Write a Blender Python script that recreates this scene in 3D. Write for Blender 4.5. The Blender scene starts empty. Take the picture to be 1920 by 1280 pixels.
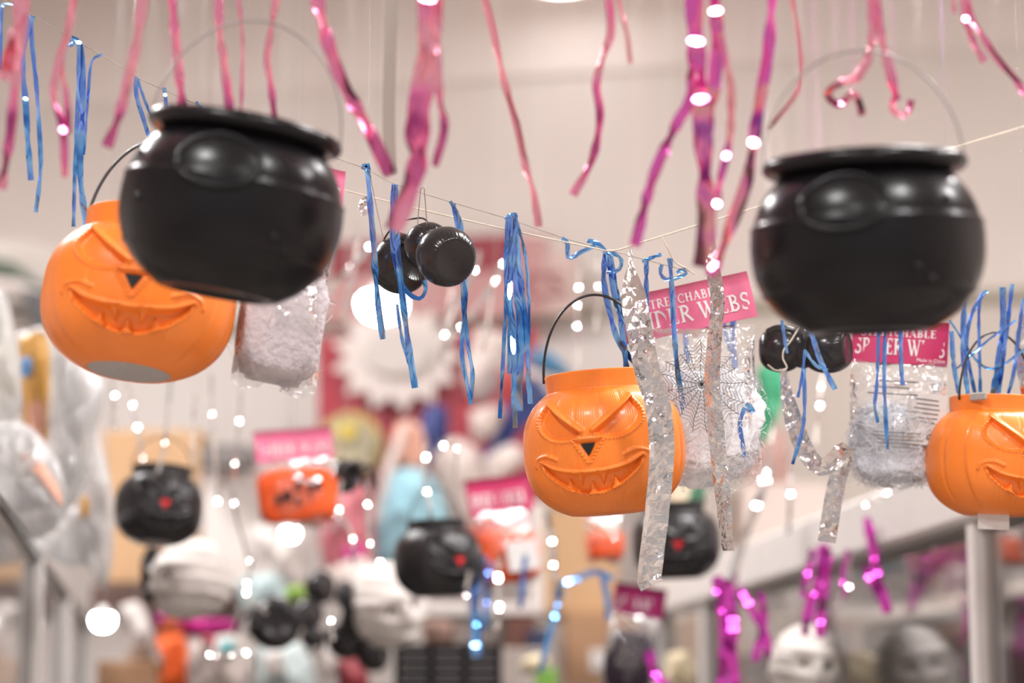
import bpy, bmesh, math, random
import numpy as np
from mathutils import Vector, Matrix, Euler

rnd = random.Random(7)
npr = np.random.RandomState(11)
SC = bpy.context.scene
COL = SC.collection
PI = math.pi
R_ = math.radians

# ------------------------------------------------------------------ camera
FPX = 1920 * 85.0 / 36.0
CAM = Vector((0.0, 0.0, 1.6))
PITCH = R_(9.8)
FWD = Vector((0, math.cos(PITCH), math.sin(PITCH)))
UPV = Vector((0, -math.sin(PITCH), math.cos(PITCH)))
RIGHT = Vector((1, 0, 0))
cd = bpy.data.cameras.new('camera')
cam = bpy.data.objects.new('camera', cd)
COL.objects.link(cam)
cam.location = CAM
cam.rotation_euler = (PI / 2 + PITCH, 0, 0)
cd.lens = 85.0
cd.sensor_width = 36.0
cd.clip_start = 0.05
cd.dof.use_dof = True
cd.dof.focus_distance = 2.62
cd.dof.aperture_fstop = 2.45
SC.camera = cam


def P(px, py, d):
    """point of the place seen at pixel (px, py), d metres in front of the lens"""
    px, py, d = float(px), float(py), float(d)
    return CAM + d * (FWD + (px - 960) / FPX * RIGHT + (640 - py) / FPX * UPV)


def M(px, d):
    """size in metres of px pixels at d metres"""
    return px * d / FPX


# ------------------------------------------------------------------ world, exposure
w = bpy.data.worlds.new('world')
SC.world = w
w.use_nodes = True
bg = w.node_tree.nodes['Background']
bg.inputs[0].default_value = (1.0, 0.95, 0.935, 1)
bg.inputs[1].default_value = 0.50
SC.view_settings.view_transform = 'Standard'
SC.view_settings.look = 'None'
SC.view_settings.exposure = 0.0
SC.view_settings.gamma = 1.0
SC.view_settings.use_curve_mapping = False
SC.cycles.use_denoising = True
SC.cycles.sample_clamp_indirect = 6.0
SC.cycles.caustics_reflective = False
SC.cycles.caustics_refractive = False
SC.cycles.transparent_max_bounces = 8
SC.cycles.max_bounces = 5
SC.cycles.diffuse_bounces = 3
SC.cycles.glossy_bounces = 3
SC.cycles.transmission_bounces = 3
SC.cycles.use_adaptive_sampling = True
SC.cycles.adaptive_threshold = 0.05
SC.cycles.use_light_tree = False

CEIL = 4.0
LAMP_L = 142.0          # radiance of the ceiling lamps
LAMPS = [(-1.0, -1.6), (1.0, -1.6), (-1.05, 0.6), (1.25, 0.7), (1.0, 3.3), (-2.1, 4.5), (2.7, 2.6), (-1.5, 4.9), (1.9, 3.9)]


# ------------------------------------------------------------------ materials
MATS = {}


def mat(name, col, rough=0.5, metal=0.0, bump=0.0, bscale=60.0, var=0.0, vscale=8.0, col2=None, sss=0.0,
        coat=0.0, alpha=1.0, emit=None, estr=0.0, trans=0.0, ior=1.45, spec=0.5):
    if name in MATS:
        return MATS[name]
    m = bpy.data.materials.new(name)
    m.use_nodes = True
    nt = m.node_tree
    b = nt.nodes['Principled BSDF']
    b.inputs['Base Color'].default_value = (*col, 1)
    b.inputs['Roughness'].default_value = rough
    b.inputs['Metallic'].default_value = metal
    b.inputs['IOR'].default_value = ior
    b.inputs['Specular IOR Level'].default_value = spec
    b.inputs['Coat Weight'].default_value = coat
    b.inputs['Coat Roughness'].default_value = 0.15
    b.inputs['Alpha'].default_value = alpha
    b.inputs['Transmission Weight'].default_value = trans
    if sss:
        b.inputs['Subsurface Weight'].default_value = sss
        b.inputs['Subsurface Radius'].default_value = (0.02, 0.008, 0.003)
        b.inputs['Subsurface Scale'].default_value = 0.5
    if emit:
        b.inputs['Emission Color'].default_value = (*emit, 1)
        b.inputs['Emission Strength'].default_value = estr
    tc = nt.nodes.new('ShaderNodeTexCoord')
    if var or col2:
        n = nt.nodes.new('ShaderNodeTexNoise')
        n.inputs['Scale'].default_value = vscale
        n.inputs['Detail'].default_value = 3
        nt.links.new(tc.outputs['Object'], n.inputs['Vector'])
        r = nt.nodes.new('ShaderNodeValToRGB')
        r.color_ramp.elements[0].position = 0.35
        r.color_ramp.elements[1].position = 0.65
        c2 = col2 or tuple(max(0, min(1, c * (1 + var))) for c in col)
        c1 = col if col2 else tuple(c * (1 - var) for c in col)
        r.color_ramp.elements[0].color = (*c1, 1)
        r.color_ramp.elements[1].color = (*c2, 1)
        nt.links.new(n.outputs['Fac'], r.inputs['Fac'])
        nt.links.new(r.outputs['Color'], b.inputs['Base Color'])
    if bump:
        n2 = nt.nodes.new('ShaderNodeTexNoise')
        n2.inputs['Scale'].default_value = bscale
        n2.inputs['Detail'].default_value = 4
        nt.links.new(tc.outputs['Object'], n2.inputs['Vector'])
        bp = nt.nodes.new('ShaderNodeBump')
        bp.inputs['Strength'].default_value = bump
        bp.inputs['Distance'].default_value = 0.01
        nt.links.new(n2.outputs['Fac'], bp.inputs['Height'])
        nt.links.new(bp.outputs['Normal'], b.inputs['Normal'])
    MATS[name] = m
    return m


def film_mat(name, base=0.10, edge=0.6, tint=(1, 1, 1), haze=0.10, rough=0.12, bump=0.5):
    """thin clear plastic film: mostly see-through, mirror-like towards grazing angles, a little milky"""
    if name in MATS:
        return MATS[name]
    m = bpy.data.materials.new(name)
    m.use_nodes = True
    nt = m.node_tree
    nt.nodes.clear()
    out = nt.nodes.new('ShaderNodeOutputMaterial')
    tr = nt.nodes.new('ShaderNodeBsdfTransparent')
    gl = nt.nodes.new('ShaderNodeBsdfGlossy')
    gl.inputs['Roughness'].default_value = rough
    gl.inputs['Color'].default_value = (*tint, 1)
    df = nt.nodes.new('ShaderNodeBsdfDiffuse')
    df.inputs['Color'].default_value = (*[0.9 * t for t in tint], 1)
    tl = nt.nodes.new('ShaderNodeBsdfTranslucent')
    tl.inputs['Color'].default_value = (*[0.9 * t for t in tint], 1)
    dm = nt.nodes.new('ShaderNodeMixShader')
    dm.inputs[0].default_value = 0.5
    nt.links.new(df.outputs[0], dm.inputs[1])
    nt.links.new(tl.outputs[0], dm.inputs[2])
    h = nt.nodes.new('ShaderNodeMixShader')
    h.inputs[0].default_value = haze
    nt.links.new(tr.outputs[0], h.inputs[1])
    nt.links.new(dm.outputs[0], h.inputs[2])
    fr = nt.nodes.new('ShaderNodeFresnel')
    fr.inputs['IOR'].default_value = 1.5
    ma = nt.nodes.new('ShaderNodeMath')
    ma.operation = 'MULTIPLY_ADD'
    ma.inputs[1].default_value = edge
    ma.inputs[2].default_value = base
    ma.use_clamp = True
    nt.links.new(fr.outputs[0], ma.inputs[0])
    tc = nt.nodes.new('ShaderNodeTexCoord')
    n2 = nt.nodes.new('ShaderNodeTexNoise')
    n2.inputs['Scale'].default_value = 55
    n2.inputs['Detail'].default_value = 2
    n2.inputs['Distortion'].default_value = 1.5
    nt.links.new(tc.outputs['Object'], n2.inputs['Vector'])
    bp = nt.nodes.new('ShaderNodeBump')
    bp.inputs['Strength'].default_value = bump
    bp.inputs['Distance'].default_value = 0.01
    nt.links.new(n2.outputs['Fac'], bp.inputs['Height'])
    nt.links.new(bp.outputs['Normal'], gl.inputs['Normal'])
    mx = nt.nodes.new('ShaderNodeMixShader')
    nt.links.new(ma.outputs[0], mx.inputs[0])
    nt.links.new(h.outputs[0], mx.inputs[1])
    nt.links.new(gl.outputs[0], mx.inputs[2])
    nt.links.new(mx.outputs[0], out.inputs['Surface'])
    MATS[name] = m
    return m


def foil_mat(name, cols, rough=0.16, scale=14.0, bump=0.10, bscale=90, metal=0.86):
    """metallised plastic with a drifting tint"""
    if name in MATS:
        return MATS[name]
    m = bpy.data.materials.new(name)
    m.use_nodes = True
    nt = m.node_tree
    b = nt.nodes['Principled BSDF']
    b.inputs['Metallic'].default_value = metal
    b.inputs['Roughness'].default_value = rough
    tc = nt.nodes.new('ShaderNodeTexCoord')
    n = nt.nodes.new('ShaderNodeTexNoise')
    n.inputs['Scale'].default_value = scale
    n.inputs['Detail'].default_value = 2
    nt.links.new(tc.outputs['Object'], n.inputs['Vector'])
    r = nt.nodes.new('ShaderNodeValToRGB')
    els = r.color_ramp.elements
    while len(els) < len(cols):
        els.new(0.5)
    for k, c in enumerate(cols):
        els[k].position = 0.36 + 0.26 * k / max(1, len(cols) - 1)
        els[k].color = (*c, 1)
    nt.links.new(n.outputs['Fac'], r.inputs['Fac'])
    nt.links.new(r.outputs['Color'], b.inputs['Base Color'])
    n2 = nt.nodes.new('ShaderNodeTexNoise')
    n2.inputs['Scale'].default_value = bscale
    n2.inputs['Detail'].default_value = 2
    nt.links.new(tc.outputs['Object'], n2.inputs['Vector'])
    bp = nt.nodes.new('ShaderNodeBump')
    bp.inputs['Strength'].default_value = bump
    bp.inputs['Distance'].default_value = 0.004
    nt.links.new(n2.outputs['Fac'], bp.inputs['Height'])
    nt.links.new(bp.outputs['Normal'], b.inputs['Normal'])
    MATS[name] = m
    return m


def lamp_mat(name, col, strength):
    if name in MATS:
        return MATS[name]
    m = bpy.data.materials.new(name)
    m.use_nodes = True
    nt = m.node_tree
    nt.nodes.clear()
    out = nt.nodes.new('ShaderNodeOutputMaterial')
    e = nt.nodes.new('ShaderNodeEmission')
    e.inputs[0].default_value = (*col, 1)
    e.inputs[1].default_value = strength
    nt.links.new(e.outputs[0], out.inputs['Surface'])
    MATS[name] = m
    return m


# ------------------------------------------------------------------ object helpers
def mesh(name, verts, faces, smooth=True):
    me = bpy.data.meshes.new(name)
    me.from_pydata([tuple(v) for v in verts], [], [tuple(f) for f in faces])
    me.update()
    if smooth:
        me.polygons.foreach_set('use_smooth', [True] * len(me.polygons))
    return me


def link(name, me, material=None, parent=None, loc=None, rot=None):
    o = bpy.data.objects.new(name, me)
    COL.objects.link(o)
    if material is not None and not me.materials:
        me.materials.append(material)
    if parent is not None:
        o.parent = parent
    if loc is not None:
        o.location = loc
    if rot is not None:
        o.rotation_euler = rot
    return o


def tag(o, label, cat, group=None):
    o['label'] = label
    o['category'] = cat
    if group:
        o['group'] = group
    return o


def thing(name, label, cat, loc=(0, 0, 0), rot=(0, 0, 0), group=None, scale=1.0):
    o = bpy.data.objects.new(name, None)
    COL.objects.link(o)
    o.empty_display_size = 0.02
    o.location = loc
    o.rotation_euler = rot
    o.scale = (scale,) * 3
    return tag(o, label, cat, group)


def struct(o):
    o['kind'] = 'structure'
    return o


def box_me(name, sx, sy, sz, bev=0.0, seg=1, base=False):
    """box sized sx, sy, sz around the origin (base=True: standing on z = 0)"""
    bm = bmesh.new()
    bmesh.ops.create_cube(bm, size=1.0)
    bmesh.ops.scale(bm, vec=(sx, sy, sz), verts=bm.verts)
    if base:
        bmesh.ops.translate(bm, vec=(0, 0, sz / 2), verts=bm.verts)
    if bev:
        bmesh.ops.bevel(bm, geom=list(bm.edges), offset=bev, segments=seg, affect='EDGES', profile=0.5)
    me = bpy.data.meshes.new(name)
    bm.to_mesh(me)
    bm.free()
    return me


def box_pts(name, lst):
    """several boxes (cx, cy, cz, sx, sy, sz) in one mesh"""
    v, f = [], []
    for cx, cy, cz, sx, sy, sz in lst:
        b = len(v)
        for dx in (-.5, .5):
            for dy in (-.5, .5):
                for dz in (-.5, .5):
                    v.append((cx + dx * sx, cy + dy * sy, cz + dz * sz))
        f += [tuple(b + i for i in q) for q in ((0, 1, 3, 2), (4, 6, 7, 5), (0, 4, 5, 1), (2, 3, 7, 6), (0, 2, 6, 4), (1, 5, 7, 3))]
    return mesh(name, v, f, False)


def lathe_me(name, prof, n=48, fn=None, close=False):
    v, f = [], []
    m = len(prof)
    for r, z in prof:
        for k in range(n):
            a = 2 * PI * k / n
            rr = r if fn is None else fn(r, z, a)
            v.append((rr * math.sin(a), -rr * math.cos(a), z))
    for i in range(m - 1):
        for k in range(n):
            k2 = (k + 1) % n
            f.append((i * n + k, i * n + k2, (i + 1) * n + k2, (i + 1) * n + k))
    if close:
        f.append(tuple(range(n - 1, -1, -1)))
        f.append(tuple((m - 1) * n + k for k in range(n)))
    return mesh(name, v, f)


def spline(pts, per=10):
    """Catmull-Rom through 3-D points"""
    p = [np.array(q, float) for q in pts]
    if len(p) == 2:
        return [p[0] + (p[1] - p[0]) * t for t in np.linspace(0, 1, per + 1)]
    p = [2 * p[0] - p[1]] + p + [2 * p[-1] - p[-2]]
    out = []
    for i in range(1, len(p) - 2):
        a, b, c, d = p[i - 1:i + 3]
        for t in np.linspace(0, 1, per, endpoint=False):
            out.append(0.5 * ((2 * b) + (c - a) * t + (2 * a - 5 * b + 4 * c - d) * t * t + (3 * b - a - 3 * c + d) * t ** 3))
    out.append(p[-2])
    return out


def tube_me(name, pts, r, n=8, per=8, smooth_path=True, taper=None):
    q = spline(pts, per) if smooth_path else [np.array(a, float) for a in pts]
    v, f = [], []
    up = np.array((0.31, 0.83, 0.46))
    for i, c in enumerate(q):
        t = q[min(i + 1, len(q) - 1)] - q[max(i - 1, 0)]
        t = t / (np.linalg.norm(t) + 1e-12)
        a = np.cross(t, up)
        if np.linalg.norm(a) < 1e-3:
            a = np.cross(t, np.array((1.0, 0, 0)))
        a /= np.linalg.norm(a)
        b = np.cross(t, a)
        up = -np.cross(t, a) if False else np.cross(a, t)
        rr = r if taper is None else r * taper(i / (len(q) - 1))
        for k in range(n):
            s = 2 * PI * k / n
            v.append(tuple(c + rr * (math.cos(s) * a + math.sin(s) * b)))
    for i in range(len(q) - 1):
        for k in range(n):
            k2 = (k + 1) % n
            f.append((i * n + k, i * n + k2, (i + 1) * n + k2, (i + 1) * n + k))
    f.append(tuple(range(n - 1, -1, -1)))
    f.append(tuple((len(q) - 1) * n + k for k in range(n)))
    return mesh(name, v, f)


def world_tube(name, px, r, material, n=6, per=6, parent=None):
    """tube through [(px, py, depth)]; origin at its first point"""
    q = [np.array(P(*a)) for a in px]
    o0 = q[0]
    return link(name, tube_me(name, [a - o0 for a in q], r, n, per), material, parent, Vector(o0))


def prism_me(name, poly, th, bev=0.0, y0=0.0):
    """flat outline in local XZ, thickness th along Y (front face at y0 - th/2)"""
    bm = bmesh.new()
    a = [bm.verts.new((x, y0 - th / 2, z)) for x, z in poly]
    fa = bm.faces.new(a)
    r = bmesh.ops.extrude_face_region(bm, geom=[fa])
    bmesh.ops.translate(bm, vec=(0, th, 0), verts=[e for e in r['geom'] if isinstance(e, bmesh.types.BMVert)])
    bmesh.ops.recalc_face_normals(bm, faces=bm.faces)
    if bev:
        bmesh.ops.bevel(bm, geom=list(bm.edges), offset=bev, segments=2, affect='EDGES', profile=0.5)
    me = bpy.data.meshes.new(name)
    bm.to_mesh(me)
    bm.free()
    return me


def noise3(p, s=1.0, seed=0):
    """cheap smooth pseudo-noise, vectorised; p (N,3)"""
    rs = np.random.RandomState(seed)
    out = np.zeros(len(p))
    for k in range(6):
        d = rs.normal(size=3)
        d /= np.linalg.norm(d)
        fr = s * (0.7 + 1.6 * rs.rand())
        out += np.sin(p @ d * fr + rs.rand() * 6.28 + 1.3 * np.sin(p @ rs.normal(size=3) * s * 0.5))
    return out / 6.0


def ribbon(name, px, width, material, seed=0, amp=0.7, a0=0.0, waves=2.0, glints=(), per=12, wfun=None, crink=0.0003, parent=None, lamp=None, across=2, glen=0.006, gmin=0.0, hang=False, facet=0.0, fold=0.08):
    """metallised strip through [(px, py, depth)]; width in px at its depth. glints: path fractions where the strip
    carries an added facet aimed to mirror a ceiling lamp at the camera"""
    rs = np.random.RandomState(seed + 1000)
    q = np.array(spline([np.array(P(*a)) for a in px], per))
    cum = np.concatenate([[0], np.cumsum(np.linalg.norm(np.diff(q, axis=0), axis=1))])
    N = int(max(8, min(160, cum[-1] / (0.0045 if facet == 0 else 0.0075))))
    sN = np.linspace(0, cum[-1], N)
    q = np.stack([np.interp(sN, cum, q[:, k]) for k in range(3)], axis=1)
    cum = sN
    d0 = px[0][2]
    wm = width * d0 / FPX
    o0 = q[0].copy()
    ph, ph2 = rs.rand() * 6.28, rs.rand() * 6.28
    s_ = cum / max(cum[-1], 1e-9)
    v, f = [], []
    camv = np.array(CAM)
    m = across + 1
    uu = np.linspace(-0.5, 0.5, m)
    gs, gu = np.meshgrid(cum, uu * wm, indexing='ij')
    cr = (noise3(np.stack([gs.ravel() * 420, gu.ravel() * 420, np.full(gs.size, seed * 3.1)], 1), 1.0, seed) * crink * 2.0).reshape(N, m)
    for i in range(N):
        t = q[min(i + 1, N - 1)] - q[max(i - 1, 0)]
        t = t / (np.linalg.norm(t) + 1e-12)
        vw = camv - q[i]
        vw /= np.linalg.norm(vw)
        w0 = np.cross(t, vw)
        if np.linalg.norm(w0) < 0.15:
            w0 = np.cross(t, np.array((0.2, 0.1, 0.97)))
        w0 /= np.linalg.norm(w0)
        n0 = np.cross(w0, t)
        s = s_[i]
        a = a0 + amp * (0.65 * math.sin(6.28 * waves * s + ph) + 0.35 * math.sin(6.28 * waves * 2.3 * s + ph2))
        nrm = math.cos(a) * n0 - math.sin(a) * w0
        wd = math.cos(a) * w0 + math.sin(a) * n0
        ww = wm * (wfun(s) if wfun else 1.0)
        for k in range(m):
            u = k / across - 0.5
            c = cr[i, k]
            if facet:
                c = c + facet * (rs.rand() - 0.5) * 2
            v.append(tuple(q[i] - o0 + wd * ww * u + nrm * (c + fold * ww * (4 * u * u - 1) * (1 if math.sin(ph) > 0 else -1))))
    for i in range(N - 1):
        for k in range(across):
            e = (i * m + k, i * m + k + 1, (i + 1) * m + k + 1, (i + 1) * m + k)
            if facet:                              # crumpled foil: flat triangles
                f += [(e[0], e[1], e[2]), (e[0], e[2], e[3])] if rs.rand() < 0.5 else [(e[0], e[1], e[3]), (e[1], e[2], e[3])]
            else:
                f.append(e)
    for gi, g in enumerate(glints):                # added mirror facets, aimed to throw a lamp at the camera
        i = int(g * (N - 1))
        vw = camv - q[i]
        vw /= np.linalg.norm(vw)
        L = np.array(LAMPS[lamp if lamp is not None else 2 + (gi + seed) % 2] + (CEIL - 0.06,)) - q[i]
        L /= np.linalg.norm(L)
        h = L + vw
        h /= np.linalg.norm(h)
        t = np.array((0.0, 0.0, 1.0))
        e1 = np.cross(t, h)
        e1 /= np.linalg.norm(e1)
        e2 = np.cross(h, e1)
        ww = max(wm * (wfun(g) if wfun else 1.0), gmin)
        c = q[i] - o0 + vw * (0.5 * ww + 0.001)
        b = len(v)
        k_ = 1.0 if gmin == 0 else 0.28 + 0.62 * rs.rand()
        for a_ in np.arange(10) * 2 * PI / 10:
            v.append(tuple(c + e1 * 0.5 * math.cos(a_) * ww * (0.8 if gmin == 0 else k_) + e2 * 0.5 * math.sin(a_) * glen * k_))
        f.append(tuple(range(b, b + 10)))
    if hang:                                       # hair-fine clear line up to the ceiling
        b = len(v)
        top = np.array((q[0][0], q[0][1], CEIL)) - o0
        v += [(-0.00006, 0, 0), (0.00006, 0, 0), (top[0] + 0.00006, top[1], top[2]), (top[0] - 0.00006, top[1], top[2])]
        f.append((b, b + 1, b + 2, b + 3))
    return link(name, mesh(name, v, f, facet == 0), material, parent, Vector(o0))

# ================================================================== THE SETTING
WALLC = (0.71, 0.63, 0.585)
m_wall = mat('wall_paint', WALLC, 0.85, bump=0.05, bscale=120, var=0.02, vscale=2)
m_ceil = mat('ceiling_paint', (0.62, 0.53, 0.485), 0.9, bump=0.04, bscale=90, var=0.02, vscale=2)
m_floor = mat('floor_tile', (0.46, 0.41, 0.37), 0.4, var=0.1, vscale=3)
m_white = mat('white_frame', (0.88, 0.835, 0.81), 0.4, bump=0.03)
m_trim = mat('trim_paint', (0.40, 0.36, 0.28), 0.6, var=0.05)
m_alu = mat('grey_frame', (0.30, 0.27, 0.25), 0.35, metal=0.4, var=0.05)
m_lamp = lamp_mat('lamp_glow', (1.0, 0.98, 0.975), LAMP_L)

AIS = 0.1335                                     # slope of the aisle against the view axis


def wall_obj(name, c, sx, sy, sz, material, rz=0.0):
    return struct(link(name, box_me(name, sx, sy, sz), material, None, c, (0, 0, rz)))


wall_obj('floor', (0, 2.6, -0.05), 9.0, 11.6, 0.1, m_floor)
wall_obj('ceiling', (0, 2.6, CEIL + 0.05), 9.0, 11.6, 0.1, m_ceil)
BW = R_(-13)
bc = P(960, 590, 7.0)
wall_obj('wall_back', (bc.x + 0.11, bc.y + 0.06, CEIL / 2), 9.0, 0.1, CEIL, m_wall, BW)
wall_obj('wall_left', (-4.35, 2.6, CEIL / 2), 0.1, 11.6, CEIL, m_wall)
wall_obj('wall_right', (4.35, 2.6, CEIL / 2), 0.1, 11.6, CEIL, m_wall)
ex = Vector((math.cos(BW), math.sin(BW), 0))


def on_wall(px, py, off=0.0):
    """point on the back wall's face seen at that pixel"""
    n = Vector((-math.sin(BW), math.cos(BW), 0))
    p0 = Vector((bc.x + 0.11, bc.y + 0.06, 0)) - n * (0.05 + off)
    r = P(px, py, 1.0) - CAM
    return CAM + r * ((p0 - CAM).dot(n) / r.dot(n))


t0, t1 = on_wall(300, 619, 0.02), on_wall(1300, 577, 0.02)
mid = (t0 + t1) / 2
struct(link('trim_1', box_me('trim_1', 6.0, 0.04, 0.028, 0.004), m_trim, None, mid, (0, 0, BW)))
lw = on_wall(1190, 800, 0.0) - ex * 2.5
lz = t0.z - 0.014
struct(link('trim_2', box_me('trim_2', 5.0, 0.02, lz), mat('lower_wall_paint', (0.70, 0.645, 0.61), 0.8, bump=0.05, var=0.02, vscale=2), None, (lw.x, lw.y, lz / 2), (0, 0, BW)))

rw = on_wall(1195, 800, 0.0) + ex * 1.7
struct(link('trim_4', box_me('trim_4', 3.4, 0.02, lz), mat('beige_lower_wall_paint', (0.60, 0.53, 0.475), 0.8, bump=0.05, var=0.03, vscale=2), None, (rw.x, rw.y, lz / 2), (0, 0, BW)))

# ceiling lamps -----------------------------------------------------
where = ['behind the camera on the left', 'behind the camera on the right', 'over the camera on the left', 'over the camera on the right',
         'high above the right cauldron', 'high on the far left', 'high on the far right', 'beyond the second row on the left', 'beyond the second row on the right']
m_rim = mat('lamp_rim', (0.75, 0.72, 0.70), 0.3, bump=0.01)
rim_me = lathe_me('lamp_rim', [(0.205, -0.05), (0.225, -0.05), (0.23, -0.03), (0.23, 0.0)], 40)
dif_me = lathe_me('lamp_diffuser', [(0.0001, -0.058), (0.16, -0.054), (0.207, -0.04)], 20)
for k, (x, y) in enumerate(LAMPS):
    t = thing('ceiling_lamp', 'round white flush ceiling lamp, ' + where[k], 'lamp', (x, y, CEIL), group='round ceiling lamps')
    link('lamp_rim', rim_me, m_rim, t)
    link('diffuser', dif_me, m_lamp, t)

lp = on_wall(1052, -62, 0.28)
t = thing('pendant_lamp', 'round pendant lamp shining just above the top edge by the back wall', 'lamp', lp)
t.scale = (0.5, 0.5, 1)
link('lamp_rim', rim_me, m_rim, t)
pd_me = lathe_me('pendant_diffuser', [(0.0001, -0.058), (0.16, -0.054), (0.207, -0.04)], 20)
link('diffuser', pd_me, lamp_mat('pendant_glow', (1.0, 0.97, 0.97), 11.0), t)
link('cord', tube_me('cord', [(0, 0, 0), (0, 0, CEIL - lp.z)], 0.006, 8, 2), m_white, t)
c = on_wall(900, 60, 0.004)
up0 = on_wall(900, 150, 0.004).z
struct(link('trim_3', box_me('trim_3', 8.6, 0.02, CEIL - up0), mat('lightened_upper_wall', (0.78, 0.69, 0.645), 0.85, bump=0.05, var=0.02, vscale=2), None, (c.x, c.y, (CEIL + up0) / 2), (0, 0, BW)))  # wall colour lightened here to make up for weak light high up


# ------------------------------------------------------------------ display cabinets
def side_x(d, side):
    return (0.656 - AIS * (d - 3.4)) if side > 0 else (-0.70 - AIS * (d - 3.35))


m_glass = film_mat('cabinet_glass', base=0.01, edge=0.55, haze=0.02, rough=0.03, bump=0.0)
m_shelf = mat('cabinet_shelf', (0.45, 0.40, 0.37), 0.5, bump=0.02)
m_inner = mat('cabinet_inner', (0.22, 0.215, 0.20), 0.6, bump=0.02)
AR = math.atan(AIS)


def cabinet(side, ds, label):
    top0 = 1.93
    o = Vector((side_x(ds[0], side), ds[0], 0))
    t = thing('display_cabinet', label, 'cabinet', o, (0, 0, AR), group=None)
    ln = (ds[-1] - ds[0]) / math.cos(AR)
    dp = 0.50
    sgn = 1 if side > 0 else -1
    link('plinth', box_pts('plinth', [(sgn * dp / 2, ln / 2, 0.15, dp, ln, 0.3)]), m_white, t)
    link('back_panel', box_pts('back_panel', [(sgn * (dp - 0.01), ln / 2, 1.1, 0.02, ln, 1.62)]), m_inner, t)
    if side > 0:
        link('fascia', box_me('fascia', 0.05, ln + 0.05, 0.088, 0.006), m_white, t, (sgn * 0.0, ln / 2, top0 + 0.044))
        link('top_panel', box_pts('top_panel', [(sgn * dp / 2, ln / 2, top0 + 0.02, dp, ln, 0.02)]), m_white, t)
    else:
        link('top_rail', box_me('top_rail', 0.02, ln + 0.04, 0.012, 0.002), mat('dark_frame', (0.06, 0.055, 0.05), 0.4, metal=0.3, bump=0.02), t, (0, ln / 2, top0))
        link('top_panel', box_pts('top_panel', [(sgn * dp / 2, ln / 2, top0 - 0.002, dp, ln, 0.014)]), m_white, t)
    for k, d in enumerate(ds):
        y = (d - ds[0]) / math.cos(AR)
        link('post', box_me('post', 0.026, 0.03, top0 - 0.3, 0.003), m_white, t, (0, y, 0.3 + (top0 - 0.3) / 2))
        link('post', box_me('post', 0.02, 0.02, top0 - 0.3, 0.002), m_alu, t, (sgn * 0.012, y - 0.03, 0.3 + (top0 - 0.3) / 2))
    for k in range(len(ds) - 1):
        y0 = (ds[k] - ds[0]) / math.cos(AR) + 0.03
        y1 = (ds[k + 1] - ds[0]) / math.cos(AR) - 0.045
        link('glass_pane', box_me('glass_pane', 0.005, y1 - y0, top0 - 0.34), m_glass, t, (sgn * 0.006, (y0 + y1) / 2, 0.3 + (top0 - 0.3) / 2))
    for z in (0.7, 1.15, 1.60):
        link('shelf', box_pts('shelf', [(sgn * (dp / 2 + 0.015), ln / 2, z, dp - 0.05, ln - 0.02, 0.018)]), m_shelf, t)
    return t


cab_r = cabinet(1, [2.6, 3.4, 4.3, 5.2, 5.7], 'white framed glass display cabinet along the right of the aisle')
cab_l = cabinet(-1, [3.0, 4.0, 5.0, 6.0], 'glass display cabinet along the left of the aisle, loaded with plastic bags on top')


def in_cab(side, d, back):
    """point behind the cabinet's glass at depth d"""
    sgn = 1 if side > 0 else -1
    return Vector((side_x(d, side) + sgn * back, d, 0))

# ================================================================== PUMPKIN BUCKETS
def seg_dist(p, a, b):
    ab = b - a
    t = np.clip(((p - a) @ ab) / (ab @ ab), 0, 1)
    return np.linalg.norm(p - a - t[:, None] * ab, axis=1)


def poly_sdf(p, poly):
    poly = np.array(poly, float)
    d = np.full(len(p), 9.0)
    ins = np.zeros(len(p), bool)
    n = len(poly)
    for i in range(n):
        a, b = poly[i], poly[(i + 1) % n]
        d = np.minimum(d, seg_dist(p, a, b))
        c = ((a[1] > p[:, 1]) != (b[1] > p[:, 1])) & (p[:, 0] < (b[0] - a[0]) * (p[:, 1] - a[1]) / (b[1] - a[1] + 1e-12) + a[0])
        ins ^= c
    return np.where(ins, -d, d)


def path_dist(p, path):
    d = np.full(len(p), 9.0)
    for a, b in zip(path[:-1], path[1:]):
        d = np.minimum(d, seg_dist(p, np.array(a, float), np.array(b, float)))
    return d


DEG = PI / 180


def fpts(l):                     # (degrees, height) -> face coordinates in units of the bucket radius
    return [(a * DEG, v) for a, v in l]


def smooth_poly(pts, per=6):
    q = [np.array((x, y, 0.0)) for x, y in pts]
    return [(a[0], a[1]) for a in spline(q, per)]


EYE = fpts([(5.5, .185), (34.5, .585)]) + smooth_poly(fpts([(34.5, .585), (39.5, .42), (36.5, .28), (26, .155), (14, .125), (5.5, .185)]))[1:-1]
MOUTH_UP = smooth_poly(fpts([(-37, -.13), (-26, -.235), (-12, -.29), (0, -.30), (12, -.29), (26, -.235), (37, -.13)]))
MOUTH_LO = smooth_poly(fpts([(37, -.13), (33, -.26), (21, -.43), (9, -.505), (0, -.52), (-9, -.505), (-21, -.43), (-33, -.26), (-37, -.13)]))
MOUTH = MOUTH_UP + MOUTH_LO[1:-1]
TEETH = []
for s in (-1, 1):
    TEETH.append(fpts([(s * 5, -.26), (s * 12.5, -.26), (s * 8.5, -.43)]))
    TEETH.append(fpts([(s * 14, -.52), (s * 22, -.46), (s * 17, -.345)]))
TEETH.append(fpts([(-4.2, -.56), (4.2, -.56), (0, -.39)]))
NOSE = fpts([(-9, .09), (9, .09), (0, -.16)])
CHEEK = [smooth_poly(fpts([(s * 24, -.10), (s * 32, -.045), (s * 41, -.07), (s * 44, -.15)])) for s in (-1, 1)]


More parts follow.
